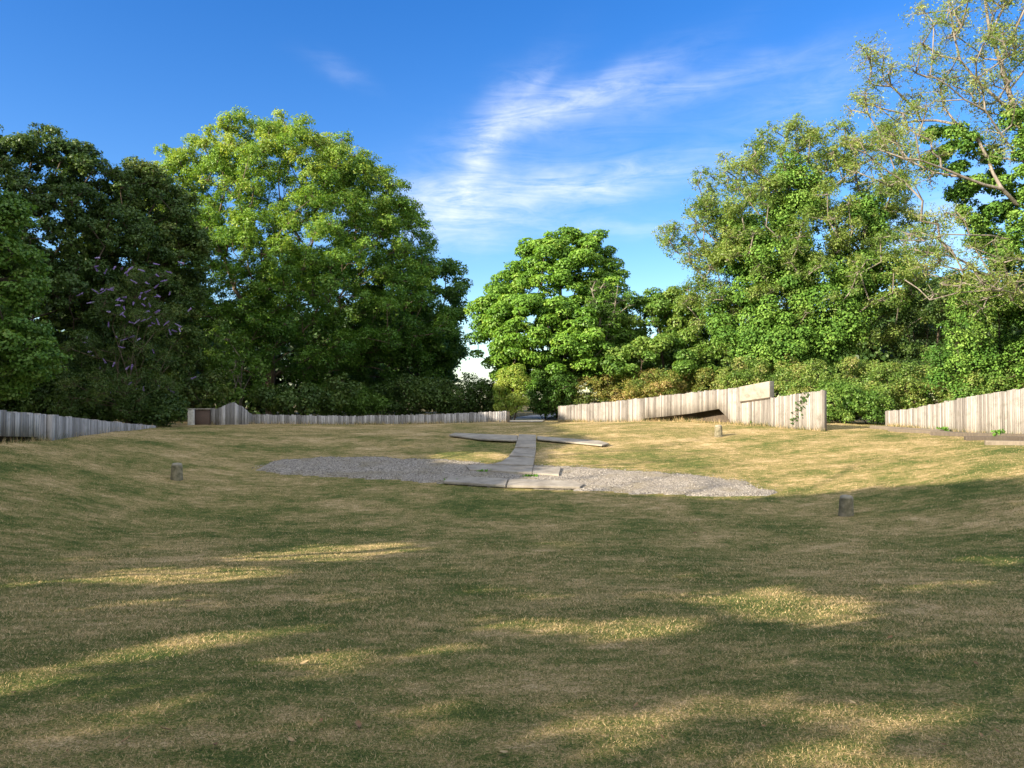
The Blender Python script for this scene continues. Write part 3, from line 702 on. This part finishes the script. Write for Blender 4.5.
lme = leaf_me(); rl = random.Random(5)
spots = [(358, 729, 1.0), (305, 666, 1.1), (188, 603, 1.0), (695, 534, 1.3), (852, 706, .8), (126, 744, .7), (701, 585, .9), (890, 640, .8), (503, 757, .8), (612, 709, .6), (165, 733, .8), (702, 668, .7)]
for i in range(26): spots.append((rl.uniform(10, 1015), 520+240*rl.random()**.8, rl.uniform(.4, .8)))
for i, (px, py, s) in enumerate(spots):
    p = G(px, py); o = link('fallen_leaf', lme, mlf); o.location = (p[0], p[1], p[2]+.018); s *= .62; o.scale = (s, s, s)
    o.rotation_euler = (rl.uniform(-.4, .4), rl.uniform(-.4, .4), rl.uniform(0, 6.3)); tag(o, NAMED.get(i, 'small dry brown leaf lying loose on the mown lawn'), 'fallen leaf', 'fallen leaves on the lawn')

# ------------------------------------------------------------------ gaps in the crowns that shade the lawn
def gpoly(px): return np.array([G(*q)[:2] for q in px])
LIT = np.array(list(map(tuple, gpoly([(1100,477),(1000,478),(940,483),(870,487),(800,496),(730,501),(660,497),(600,493),(500,491),(512,480),(548,470),(545,455),(560,447),(600,441),(570,434)]))) +
               [(1.2, 33), (3.0, 38), (3.0, 60), (-1, 66), (-10, 76), (-10, 260), (200, 260), (200, 19)])
DAP = []
for (cx, cy, rx, ry, tl, p) in ((318,553,92,6.5,-3,1),(158,577,92,8,-2,1),(250,572,60,5,-6,.6),(168,602,52,4.5,-2,.9),(200,642,98,8,-7,1),(30,690,48,7,-4,1),(305,664,32,7,0,.8),(380,658,48,7,-8,.7),
                              (498,625,44,7,0,1),(2,582,14,8,0,1),(465,590,20,4,0,.6),(524,596,22,4,0,.9),(645,631,52,8,-3,1),(790,610,88,15,6,1),(700,600,70,8,4,.55),(945,640,26,6,0,.7),(930,590,34,6,0,.6),
                              (990,562,46,4,0,.8),(995,668,28,8,0,.7),(805,708,36,9,-4,.9),(650,722,55,9,-5,.95),(575,745,30,10,20,.7),(715,764,42,8,10,.9),(880,765,60,10,0,.9),(560,545,40,4,0,.4),(590,700,30,8,0,.4),
                              (960,580,26,4,0,.5),(60,560,40,4,0,.5),(110,548,40,3,0,.4),(820,560,40,4,0,.35),(420,700,30,7,0,.3),(700,545,40,3.5,0,.4),(470,458,36,6,0,1),(30,612,30,5,0,.4),(240,716,46,7,-4,.35),(1010,700,22,8,0,.6),(740,660,44,6,0,.4),(345,600,24,3.5,0,.7),(410,572,30,3,0,.7),(90,660,26,5,0,.6),(150,705,34,5,0,.6),(360,705,26,5,0,.55),(560,660,26,5,0,.6),(660,575,36,4,0,.6),(860,650,30,5,0,.7),(900,715,34,6,0,.7),(560,620,24,4,0,.6),(430,740,34,6,0,.5),(80,735,40,7,0,.5),(770,585,30,4,0,.6)):
    q = [(cx+rx*math.cos(t)*math.cos(R(-tl))-ry*math.sin(t)*math.sin(R(-tl))*0, cy+ry*math.sin(t)+rx*math.cos(t)*math.sin(R(tl))) for t in np.linspace(0, 2*math.pi, 17)[:-1]]
    q = gpoly(q); c = q.mean(0); e = q-c; DAP.append((c+e+.28*unit(e)*np.array([1, .9]), p))
def cut_fn(P, rng):
    u = P[:, 0]+KU*(P[:, 2]); v = P[:, 1]+KV*(P[:, 2])
    # ground there is not at height 0: step once
    g = gz(u, v); u = P[:, 0]+KU*(P[:, 2]-g); v = P[:, 1]+KV*(P[:, 2]-g)
    r = inside(LIT, u+.12*rng.normal(size=len(u)), v+.12*rng.normal(size=len(u)))
    wx = u+.16*np.sin(v*3.1+u*1.7)+.12*np.sin(u*9+v*5); wy = v+.10*np.sin(u*4.3)+.09*np.sin(u*11.7-v*3)+.05*np.sin(u*23)
    for poly, p in DAP: r |= inside(poly, wx, wy) & (rng.random(len(u)) < p**.22)
    return r
CUT = cut_fn

# ------------------------------------------------------------------ trees in view
def lobe(px, py, d, rx, rz, ry=None):
    c = W(px, py, d); k = d/FPX; return (c[0], c[1], c[2], rx*k, (ry if ry else rx*k*.85), rz*k)
def pt(px, py, d): return W(px, py, d)

# big pale-green tree left of centre
d = 48
tree('broadleaf_tree', 'large round-headed tree left of the gap, sunlit yellow-green on its upper left', 'tree', wpt(270, d),
     [[pt(270,340,d), pt(262,270,d)], [pt(272,350,d), pt(300,280,d-1), pt(320,220,d-1)], [pt(268,345,d), pt(235,290,d-1), pt(215,235,d)], [pt(270,350,d), pt(340,310,d-1)], [pt(262,270,d), pt(280,200,d)]],
     [lobe(285,215,d,100,88), lobe(205,205,d,62,62), lobe(345,225,d-.5,68,75), lobe(385,270,d,52,62), lobe(230,270,d-2,85,70), lobe(330,300,d-2.5,90,60), lobe(270,165,d,75,46), lobe(400,320,d,50,50), lobe(175,195,d+1,38,44), lobe(300,345,d-2,75,34), lobe(372,200,d,38,35), lobe(300,260,d-3,70,60), lobe(190,330,d,50,50), lobe(400,245,d+1,34,44), lobe(165,230,d+1,34,60)],
     950, 430, .68, .155, 'lime', BARK, .42, seed=11, dome=.3, flat=.7, tint=(.1, .55), toplit=.65, keep_in=.2, shell=(.7, 1.1), aspect=.5)
# darker tree filling its right side down to the hedge
d = 51
tree('broadleaf_tree', 'darker lower tree at the right flank of the large round-headed tree, beside the gap', 'tree', wpt(415, d),
     [[pt(415,350,d), pt(410,300,d)], [pt(418,360,d), pt(445,300,d)]],
     [lobe(415,315,d,50,62), lobe(440,300,d,22,46), lobe(395,360,d,62,42), lobe(443,345,d,20,42), lobe(453,275,d,12,18)],
     230, 330, .68, .18, 'mid', BARKD, .22, seed=12, dome=.3, tint=(.0, .4), shell=(.7, 1.08))
# dark mass on the left, three separate trees
d = 34
tree('dark_tree', 'dark broad tree at the left edge behind the buddleia, its ragged top against the sky', 'tree', wpt(20, d),
     [[pt(20,300,d), pt(25,210,d)], [pt(20,320,d), pt(70,230,d)], [pt(18,320,d), pt(-40,230,d)]],
     [lobe(30,215,d,80,85), lobe(-40,210,d+1,80,85), lobe(85,240,d,60,70), lobe(20,310,d-1,90,80), lobe(95,200,d+.5,42,48), lobe(45,165,d,44,36), lobe(110,270,d+1,60,60), lobe(60,260,d,60,60)],
     560, 380, .52, .13, 'dark', BARKD, .22, seed=13, dome=.2, tint=(.1, .6), shell=(.7, 1.06), up=.4)
d = 37
tree('dark_tree', 'narrower dark tree between the left-edge tree and the large round-headed tree', 'tree', wpt(150, d),
     [[pt(148,310,d), pt(145,220,d)], [pt(150,320,d), pt(180,250,d)]],
     [lobe(145,235,d,50,70), lobe(178,255,d,30,48), lobe(135,195,d,32,36), lobe(160,320,d,42,70), lobe(115,320,d-.5,40,70)],
     380, 380, .52, .13, 'dark', BARKD, .15, seed=14, dome=.2, tint=(.15, .8), shell=(.7, 1.06), up=.4, toplit=.35)
d = 23
tree('young_maple', 'bright green young maple reaching in at the left edge of the picture', 'tree', (-17.2, 22.5),
     [[pt(-40,330,d), pt(-10,280,d)], [pt(-40,350,d), pt(10,340,d)]],
     [lobe(-15,290,d,50,85), lobe(5,240,d,28,45), lobe(0,360,d,52,38), lobe(18,345,d-.3,30,28)],
     150, 260, .42, .11, 'mid', BARKD, .13, seed=15, dome=.35, flat=.45, tint=(.25, .8), aspect=.8)
# purple-flowered buddleia
def shrub(name, label, cat, base, lobes, nc, nl, cr, size, mat, seed, bark=BARKD, tint=(.2, .7), group=None, dome=.4, trunk='stem', flat=.8, up=.5, keep=.2, tr=.06, stems=None, spread=.5, crown='foliage', **kw):
    rng = np.random.default_rng(seed); b = np.array([base[0], base[1], float(gz(*base))])
    lb = np.array(lobes); top = lb[:, 2].max()
    st = stems or [[b+np.array([rng.normal()*spread*.5, rng.normal()*spread*.4, (top-b[2])*.35]), b+np.array([rng.normal()*spread, rng.normal()*spread, (top-b[2])*.8])] for _ in range(5)]
    return tree(name, label, cat, base, st, lobes, nc, nl, cr, size, mat, bark, tr, seed=seed, group=group, dome=dome, flat=flat, up=up, tint=tint, keep_in=keep, crown=crown, trunk=trunk, tip_r=.008, **kw)
d = 31.5
bud = shrub('buddleia', 'tall buddleia bush with drooping lilac flower spikes, before the dark trees on the left', 'shrub', wpt(128, d),
      [lobe(130,345,d,46,62), lobe(150,300,d,26,38), lobe(95,370,d,36,42), lobe(150,390,d-.3,30,28), lobe(115,395,d-.4,60,24)], 120, 260, .42, .11, 'dark', 16, bark=BARK, tint=(.25, .8), aspect=.3)
rng = np.random.default_rng(161)
V = []; F = []; T = []; nfl = 0
fl_root = bud; bl = np.array(bud.location)
for i in range(85):
    px, py = rng.normal(130, 32), rng.uniform(255, 395)
    if rng.random() < .4: px, py = rng.normal(140, 22), rng.uniform(262, 330)
    c = W(px, py, d-1.15+abs(px-130)*.018+rng.uniform(-.15, .2)); dr = unit(np.array([rng.normal()*.7, -.5, rng.uniform(-.7, .6)])); Ln = rng.uniform(.16, .32); m = 80
    t = rng.random(m); r = .034*(1-t*.8); P = c+dr*(t*Ln)[:, None]+unit(rng.normal(size=(m, 3)))*r[:, None]
    v, f = leaf_quads(P, unit(rng.normal(size=(m, 3))), np.full(m, .035), .9, rng); V.append(v); F.append(f+nfl); nfl += len(v); T.append(np.full(m, rng.random()))
at_parent(link('flower_spikes', poly_mesh('flower_spikes', np.concatenate(V), np.concatenate(F), np.concatenate(T)), LM['flower']), bud)

d = 32
for i, (px, py, rx, rz, mt, lb) in enumerate(((20,385,46,34,'dark','dark bush of hanging leaves behind the near part of the grey left wall'), (75,400,36,26,'dark','low dark bush behind the middle of the grey left wall'), (150,404,28,22,'dark','rounded leafy bush where the grey left wall sinks into the grass'))):
    shrub('bank_bush', lb, 'bush', wpt(px, d), [lobe(px,py,d,rx,rz), lobe(px+rx*.4,py+rz*.5,d-.3,rx*.7,rz*.6)], 90, 260, .4, .12, mt, 90+i, tint=(.1, .6), dome=.4)

# undergrowth under the big tree
shrub('undergrowth_bush', 'dark bush of mixed leaves below the big tree, behind the brick pier', 'bush', wpt(200, 40), [lobe(200,392,40,32,22), lobe(185,360,41,26,34)], 60, 170, .5, .17, 'dark', 17, tint=(.3, .9), dome=.2)
shrub('undergrowth_bush', 'low leafy bush by the foot of the big trunk, behind the curled boards', 'bush', wpt(298, 41), [lobe(300,400,41,44,13), lobe(335,396,42,22,18)], 60, 190, .5, .17, 'dark', 18, tint=(.2, .8), dome=.25)
shrub('undergrowth_bush', 'leggy sapling with pale bare stems left of the big trunk', 'bush', wpt(240, 42), [lobe(238,375,42,30,34), lobe(225,345,42,26,30)], 46, 120, .5, .17, 'mid', 19, bark=BARKG, tint=(.2, .7), dome=.1)
d = 45.5
for i, (px, rx, py, rz, s, mt, lb) in enumerate(((345,40,400,12,.5,'mid','low dark ivy and nettles behind the middle of the long grey wall'), (410,46,396,17,.55,'dark','dark rounded hedge behind the long grey wall, left of the path gap'), (470,38,396,17,.5,'dark','last dark clipped hedge bush before the path gap, against the pale sky'))):
    shrub('hedge_bush', lb, 'hedge', wpt(px, d), [lobe(px,py,d,rx,rz), lobe(px+rx*.5,py+3,d-.6,rx*.6,rz*.8), lobe(px-rx*.5,py+3,d-.5,rx*.6,rz*.8)], 80, 230, .5, .13, mt, 30+i, tint=(.15, .6), dome=.5)

# shrubs in the path gap
shrub('pale_shrub', 'sunlit pale yellow-green shrub standing beside the path in the gap', 'shrub', wpt(513, 41), [lobe(511,392,41,15,22), lobe(516,382,41,11,15), lobe(505,402,41,10,11)], 60, 260, .34, .10, 'lime', 41, tint=(.6, 1.0), dome=.5)
shrub('dark_shrub', 'dark dense shrub at the right side of the path gap', 'shrub', wpt(545, 43), [lobe(546,393,43,17,22), lobe(560,394,42,14,18)], 60, 300, .42, .12, 'mid', 42, tint=(.0, .35), dome=.5)

# centre tree
d = 46
tree('chestnut_tree', 'dense bright green tree with layered scalloped foliage just right of the path gap', 'tree', wpt(560, d),
     [[pt(558,360,d), pt(560,290,d)], [pt(558,370,d), pt(520,320,d)], [pt(560,365,d), pt(595,310,d)]],
     [lobe(562,290,d,52,56), lobe(525,315,d,46,46), lobe(508,345,d,34,30), lobe(585,275,d,34,42), lobe(560,345,d-1.5,62,42), lobe(545,268,d,34,30), lobe(585,330,d-1,34,40), lobe(500,310,d,26,28), lobe(540,380,d-1.5,40,18), lobe(570,252,d,24,22), lobe(535,330,d-2.5,48,34)],
     430, 400, .62, .19, 'chest', BARKD, .3, seed=21, dome=.8, flat=.5, up=.7, tint=(.2, .75), aspect=.5, keep_in=.08, shell=(.8, 1.06))
d = 44
tree('bare_twig_tree', 'small tree of pale bare forking branches between the dense tree and lower round tree', 'tree', wpt(602, d),
     [[pt(602,360,d), pt(600,320,d-1), pt(592,290,d-1.5)], [pt(602,360,d), pt(612,320,d-1), pt(618,285,d-1.5)]],
     [lobe(600,298,d-1,18,20), lobe(620,303,d-1,14,18), lobe(608,335,d-1,16,24)], 46, 130, .42, .11, 'mid', BARKG, .11, seed=22, dome=.1, tint=(.0, .5), tip_r=.018, keep_in=.3)
d = 45
tree('round_tree', 'lower rounded mid-green tree right of the dense centre tree, behind the russet bramble', 'tree', wpt(665, d),
     [[pt(664,370,d), pt(660,330,d)], [pt(666,375,d), pt(690,340,d)]],
     [lobe(660,335,d,46,40), lobe(640,318,d,26,26), lobe(690,340,d,36,30), lobe(672,314,d,30,22), lobe(655,365,d-1.5,62,26), lobe(708,355,d,26,30)],
     270, 360, .55, .15, 'mid', BARKD, .22, seed=23, dome=.5, tint=(.3, .9), shell=(.78, 1.08))

# large ivy-clad tree right of centre
d = 41
ivt = tree('ivy_clad_tree', 'large spreading tree right of centre, trunks wrapped in ivy and thin twiggy top', 'tree', wpt(815, d),
     [[pt(812,350,d), pt(800,280,d), pt(790,200,d), pt(785,150,d)], [pt(815,360,d), pt(760,300,d), pt(715,240,d), pt(690,215,d)], [pt(818,350,d), pt(860,270,d), pt(865,200,d)], [pt(818,360,d), pt(890,300,d), pt(920,240,d)], [pt(790,260,d), pt(740,190,d)]],
     [lobe(790,175,d,52,50), lobe(740,200,d,46,46), lobe(700,235,d,36,34), lobe(860,190,d,52,50), lobe(900,245,d,40,48), lobe(780,240,d-1,70,60), lobe(850,290,d-2,70,60), lobe(745,275,d-1,44,50), lobe(760,330,d,46,44), lobe(700,300,d,20,26), lobe(880,165,d,34,36), lobe(820,150,d,30,28)],
     540, 300, .64, .14, 'ash', BARKG, .34, seed=24, dome=.25, flat=.7, tint=(.15, .7), shell=(.72, 1.1), keep_in=.14, tip_r=.022, aspect=.4)
def add_part(root, name, lobes, nc, nl, cr, size, mat, seed, dome=.7, flat=.7, up=.4, tint=(.2, .7), shell=(.75, 1.05), aspect=.8):
    rng = np.random.default_rng(seed); C = lobe_points(lobes, nc, rng, shell, .15); crs = cr*rng.uniform(.7, 1.25, len(C))
    V, F, t, P, _ = make_leaves(C, crs, nl, size, rng, dome, flat, up, ctint=rng.uniform(*tint, len(C)), aspect=aspect)
    return at_parent(link(name, poly_mesh(name, V, F, t), LM[mat]), root)
add_part(ivt, 'ivy', [lobe(795,220,d-1,20,62,1.6), lobe(770,290,d-1.5,34,60,2.2), lobe(820,310,d-1.5,42,48,2.4), lobe(745,250,d-1,20,30,1.4), lobe(860,250,d-1,22,52,1.6), lobe(880,290,d-1.5,30,26,1.6), lobe(790,345,d-2,50,24,2), lobe(740,320,d-1,26,34,1.5)],
         330, 480, .66, .12, 'ivy', 241)

# ash overhanging from the right
d = 29
ash = tree('ash_tree', 'ash tree overhanging from the right edge with pale bare branches and thin foliage', 'tree', wpt(1075, d),
     [[pt(1060,300,d), pt(1040,200,d), pt(1018,120,d), pt(1000,60,d), pt(985,0,d)], [pt(1030,170,d), pt(985,110,d-1), pt(930,75,d-1.5)], [pt(1045,220,d), pt(985,185,d-1), pt(920,160,d-1.5), pt(880,150,d-1)],
      [pt(1040,240,d), pt(970,235,d-1), pt(900,240,d-1)], [pt(1060,300,d), pt(990,290,d-1), pt(930,300,d-1), pt(905,280,d)], [pt(1075,150,d), pt(1090,40,d), pt(1060,-60,d)], [pt(1018,120,d), pt(960,60,d), pt(950,10,d)]],
     [lobe(960,50,d,62,60), lobe(905,95,d,48,46), lobe(900,160,d-.5,42,46), lobe(1000,120,d,50,60), lobe(1030,20,d,50,60), lobe(880,70,d,26,34), lobe(930,250,d-.5,40,40), lobe(980,280,d-1,50,40), lobe(1090,60,d,70,120), lobe(870,130,d,24,50), lobe(1010,-40,d,70,40)],
     420, 140, .6, .105, 'ash', BARKG, .22, seed=25, dome=.1, flat=.8, tint=(.3, .9), shell=(.4, 1.08), keep_in=.4, tip_r=.02, aspect=.35, sub=7)
add_part(ash, 'ivy', [lobe(960,165,d,30,38,1.0), lobe(990,215,d,34,42,1.2), lobe(1015,160,d,22,60,1.2), lobe(1010,225,d,30,30,1.2), lobe(940,145,d,18,16,.8), lobe(1045,240,d,40,90,1.6)], 170, 420, .36, .095, 'ivy', 251, dome=.5)
d = 31
for i, (lbs, mt, nc, lb) in enumerate((
      ([lobe(925,340,39,34,40), lobe(900,378,37,28,20), lobe(950,300,37,26,26)], 'dark', 70, 'ivy-smothered bush between the big ivy-clad tree and the ash'),
      ([lobe(990,330,d,46,52), lobe(1020,370,d,50,34), lobe(965,365,d,30,36), lobe(1010,290,d,30,30)], 'ivy', 120, 'tall leafy bush at the right edge behind the pale board wall'),
      ([lobe(1100,330,d-3,60,70)], 'mid', 50, 'round bush just past the right edge of the lawn'))):
    c = np.array(lbs)[0]; shrub('tall_bush', lb, 'bush', (c[0], c[1]), lbs, int(nc*1.3), 400, .5, .105, mt, 50+i, tint=(.0, .8), dome=.35, tr=.1)
# bramble bank behind the right walls
d = 38
bank = [('russet_bramble', 'russet', [(585,392,13),(620,386,15)], 43, 'russet and green bramble behind the low left end of the pale wall'),
        ('russet_bramble', 'russet', [(655,385,14),(700,384,13)], 41, 'russet bramble with pinkish shoots behind the middle of the long pale wall'),
        ('bramble_bush', 'bramble', [(745,376,20),(780,378,24)], 38, 'green bramble mound behind the stone plaque'),
        ('bramble_bush', 'bramble', [(810,382,24),(850,388,30)], 35, 'green bramble mound behind the right end of the long pale wall'),
        ('bramble_bush', 'mid', [(858,410,24),(838,404,20)], 32.5, 'glossy low bramble filling the opening between the two pale walls'),
        ('bramble_bush', 'bramble', [(895,390,26),(930,392,22)], 34, 'bramble mound behind the low end of the far-right wall'),
        ('bramble_bush', 'bramble', [(975,388,22),(1015,385,24)], 31, 'bramble mound behind the tall part of the far-right wall')]
for i, (nm, mt, pts_, dd, lb) in enumerate(bank):
    ls = []
    for (px, py, rz) in pts_: ls += [lobe(px,py,dd,30,rz,1.3), lobe(px,py+rz*.8,dd,32,rz,1.2)]
    c = wpt(pts_[0][0]+15, dd); shrub(nm, lb, 'bramble', c, ls, 110, 300, .38, .09, mt, 60+i, tint=((.0, .7) if mt == 'russet' else (.1, .8)), dome=.35, flat=.8, tr=.03, spread=.9)
# sprigs of ivy on the boards
def sprig(px0, py0, px1, py1, dd, n, label, seed):
    rng = np.random.default_rng(seed); P = []
    for i in range(n):
        f = rng.random(); px = px0+(px1-px0)*f+rng.normal()*3.2; py = py0+(py1-py0)*f+rng.normal()*2; q = wall_pt(px, -.035-rng.random()*.04); P.append((q[0], q[1], hz(py, q[1])))
    P = np.array(P); V, F = leaf_quads(P, unit(np.array([0, -1, .4])+rng.normal(size=P.shape)*.35), rng.uniform(.06, .12, n), .85, rng)
    b = wpt((px0+px1)/2, dd-.15); r = empty('wall_ivy', (b[0], b[1], float(gz(*b))), label, 'ivy')
    at_parent(link('leaves', poly_mesh('leaves', V, F, rng.random(n)*.5), LM['dark']), r)
    S_ = P[np.argsort(P[:, 2])]; q = S_[::3]; V2, F2 = tubes(q[:-1], q[1:], np.full(len(q)-1, .006), np.full(len(q)-1, .005), 4)
    at_parent(link('stem', poly_mesh('stem', V2, F2), BARKD), r)
sprig(808, 393, 794, 422, 28.2, 60, 'thin ivy climbing the right end of the long pale wall', 71)
def tuft(px, py, h, label, seed, n=90):
    rng = np.random.default_rng(seed); g = G(px, py); P = g+np.stack([np.clip(rng.normal(size=n), -1.6, 1.6)*.11, np.clip(rng.normal(size=n), -1.6, 1.6)*.05, rng.random(n)*h], -1)
    V, F = leaf_quads(P, unit(rng.normal(size=(n, 3))+np.array([0, -.4, .6])), rng.uniform(.08, .14, n), .5, rng)
    o = link('weed_tuft', poly_mesh('weed_tuft', V-np.tile(g, (len(V), 1)), F, rng.random(n)), LM['maple']); o.location = g; tag(o, label, 'weeds')
tuft(755, 425.5, .22, 'small weed tuft at the foot of the long pale wall below the plaque', 72)
tuft(999, 437.5, .25, 'weed tuft at the foot of the far-right wall above the lower timber steps', 73)
tuft(943, 431.5, .15, 'small weed tuft where the topmost timber steps meet the far-right wall', 74)
tuft(484, 472.5, .06, 'green weeds in the joint of the slabs left of centre', 75, 60); tuft(530, 477.5, .06, 'green weeds in the joint beside the centre slabs', 76, 70); tuft(452, 482, .06, 'small green weed by the left end of the front slabs', 77, 40)

# distant trees seen low through the gaps
for i, (px, py, dd, rx, rz, lb) in enumerate(((650,372,75,90,26,'distant trees seen low behind the round tree'), (830,360,66,110,34,'dark trees far behind the ivy-clad tree'), (250,360,66,120,50,'dark trees far behind the big round-headed tree'), (960,340,60,90,60,'trees far behind the ash at the right'), (30,330,48,120,80,'dark trees behind the left-edge tree'), (130,360,52,60,60,'dark tree filling the gap behind the buddleia'), (375,350,68,75,50,'dark trees far behind the right flank of the large round-headed tree'))):
    c = wpt(px, dd); tree('distant_tree', lb, 'tree', c, [[pt(px, py+rz*.5, dd), pt(px, py, dd)]], [lobe(px,py,dd,rx,rz,3.5)], 150, 260, 1.7, .42, 'dark', BARKD, .3, seed=80+i, dome=.5, tint=(0, .5))

# ------------------------------------------------------------------ trees beside and behind the camera that shade the lawn
off = [((-46,41), 24, 7), ((-12.5,-3.5), 13.0, 5.0), ((-17,2.5), 13.5, 5.0), ((-14.5,-11), 15, 5.5), ((-5.5,-13.5), 12.5, 5.0), ((-21.5,9), 15, 5.0), ((-27,15), 18, 5.5), ((-24.5,1), 16, 5.5), ((-33,22), 20, 6), ((-24,-8), 17, 5.5), ((-40,31), 21, 7), ((-35,9), 20, 6), ((-26,24), 14, 4.5)]
LBS = ['tall tree far beyond the dark trees on the left', 'broad tree beside the lawn nearest the camera on the left', 'leafy tree on the left bank before the grey wall', 'tall tree behind the camera on the left', 'tree behind the camera, close to its left', 'tree over the near end of the grey left wall',
       'tall tree past the grey left wall', 'tall tree in the second row on the left bank', 'very tall tree far out left of the lawn', 'tall tree in the second row behind the camera', 'tallest tree, farthest out on the left', 'very tall tree in the back row on the left', 'tree behind the young maple, out of view']
for i, ((x, y), H, r) in enumerate(off):
    g = .5
    lb = [(x, y, g+H-r*.75, r*.85, r*.85, r*.75), (x+1, y-.8, g+H*.5, r, r, H*.26), (x-1.2, y+.8, g+H*.42, r, r, H*.3), (x, y, g+H*.24, r*.8, r*.8, H*.18)]
    tree('shade_tree', LBS[i], 'tree', (x, y), [[(x, y, g+H*.3), (x+.4, y, g+H*.7)], [(x, y, g+H*.3), (x+r*.5, y+r*.3, g+H*.6)], [(x, y, g+H*.3), (x-r*.5, y-r*.3, g+H*.6)]],
         lb, 150, 300, 1.15, .30, 'mid', BARK, .3, seed=100+i, dome=.5, tint=(.1, .6), cut=True, keep_in=.45, twigs=False, aspect=.7, tip_r=.012)
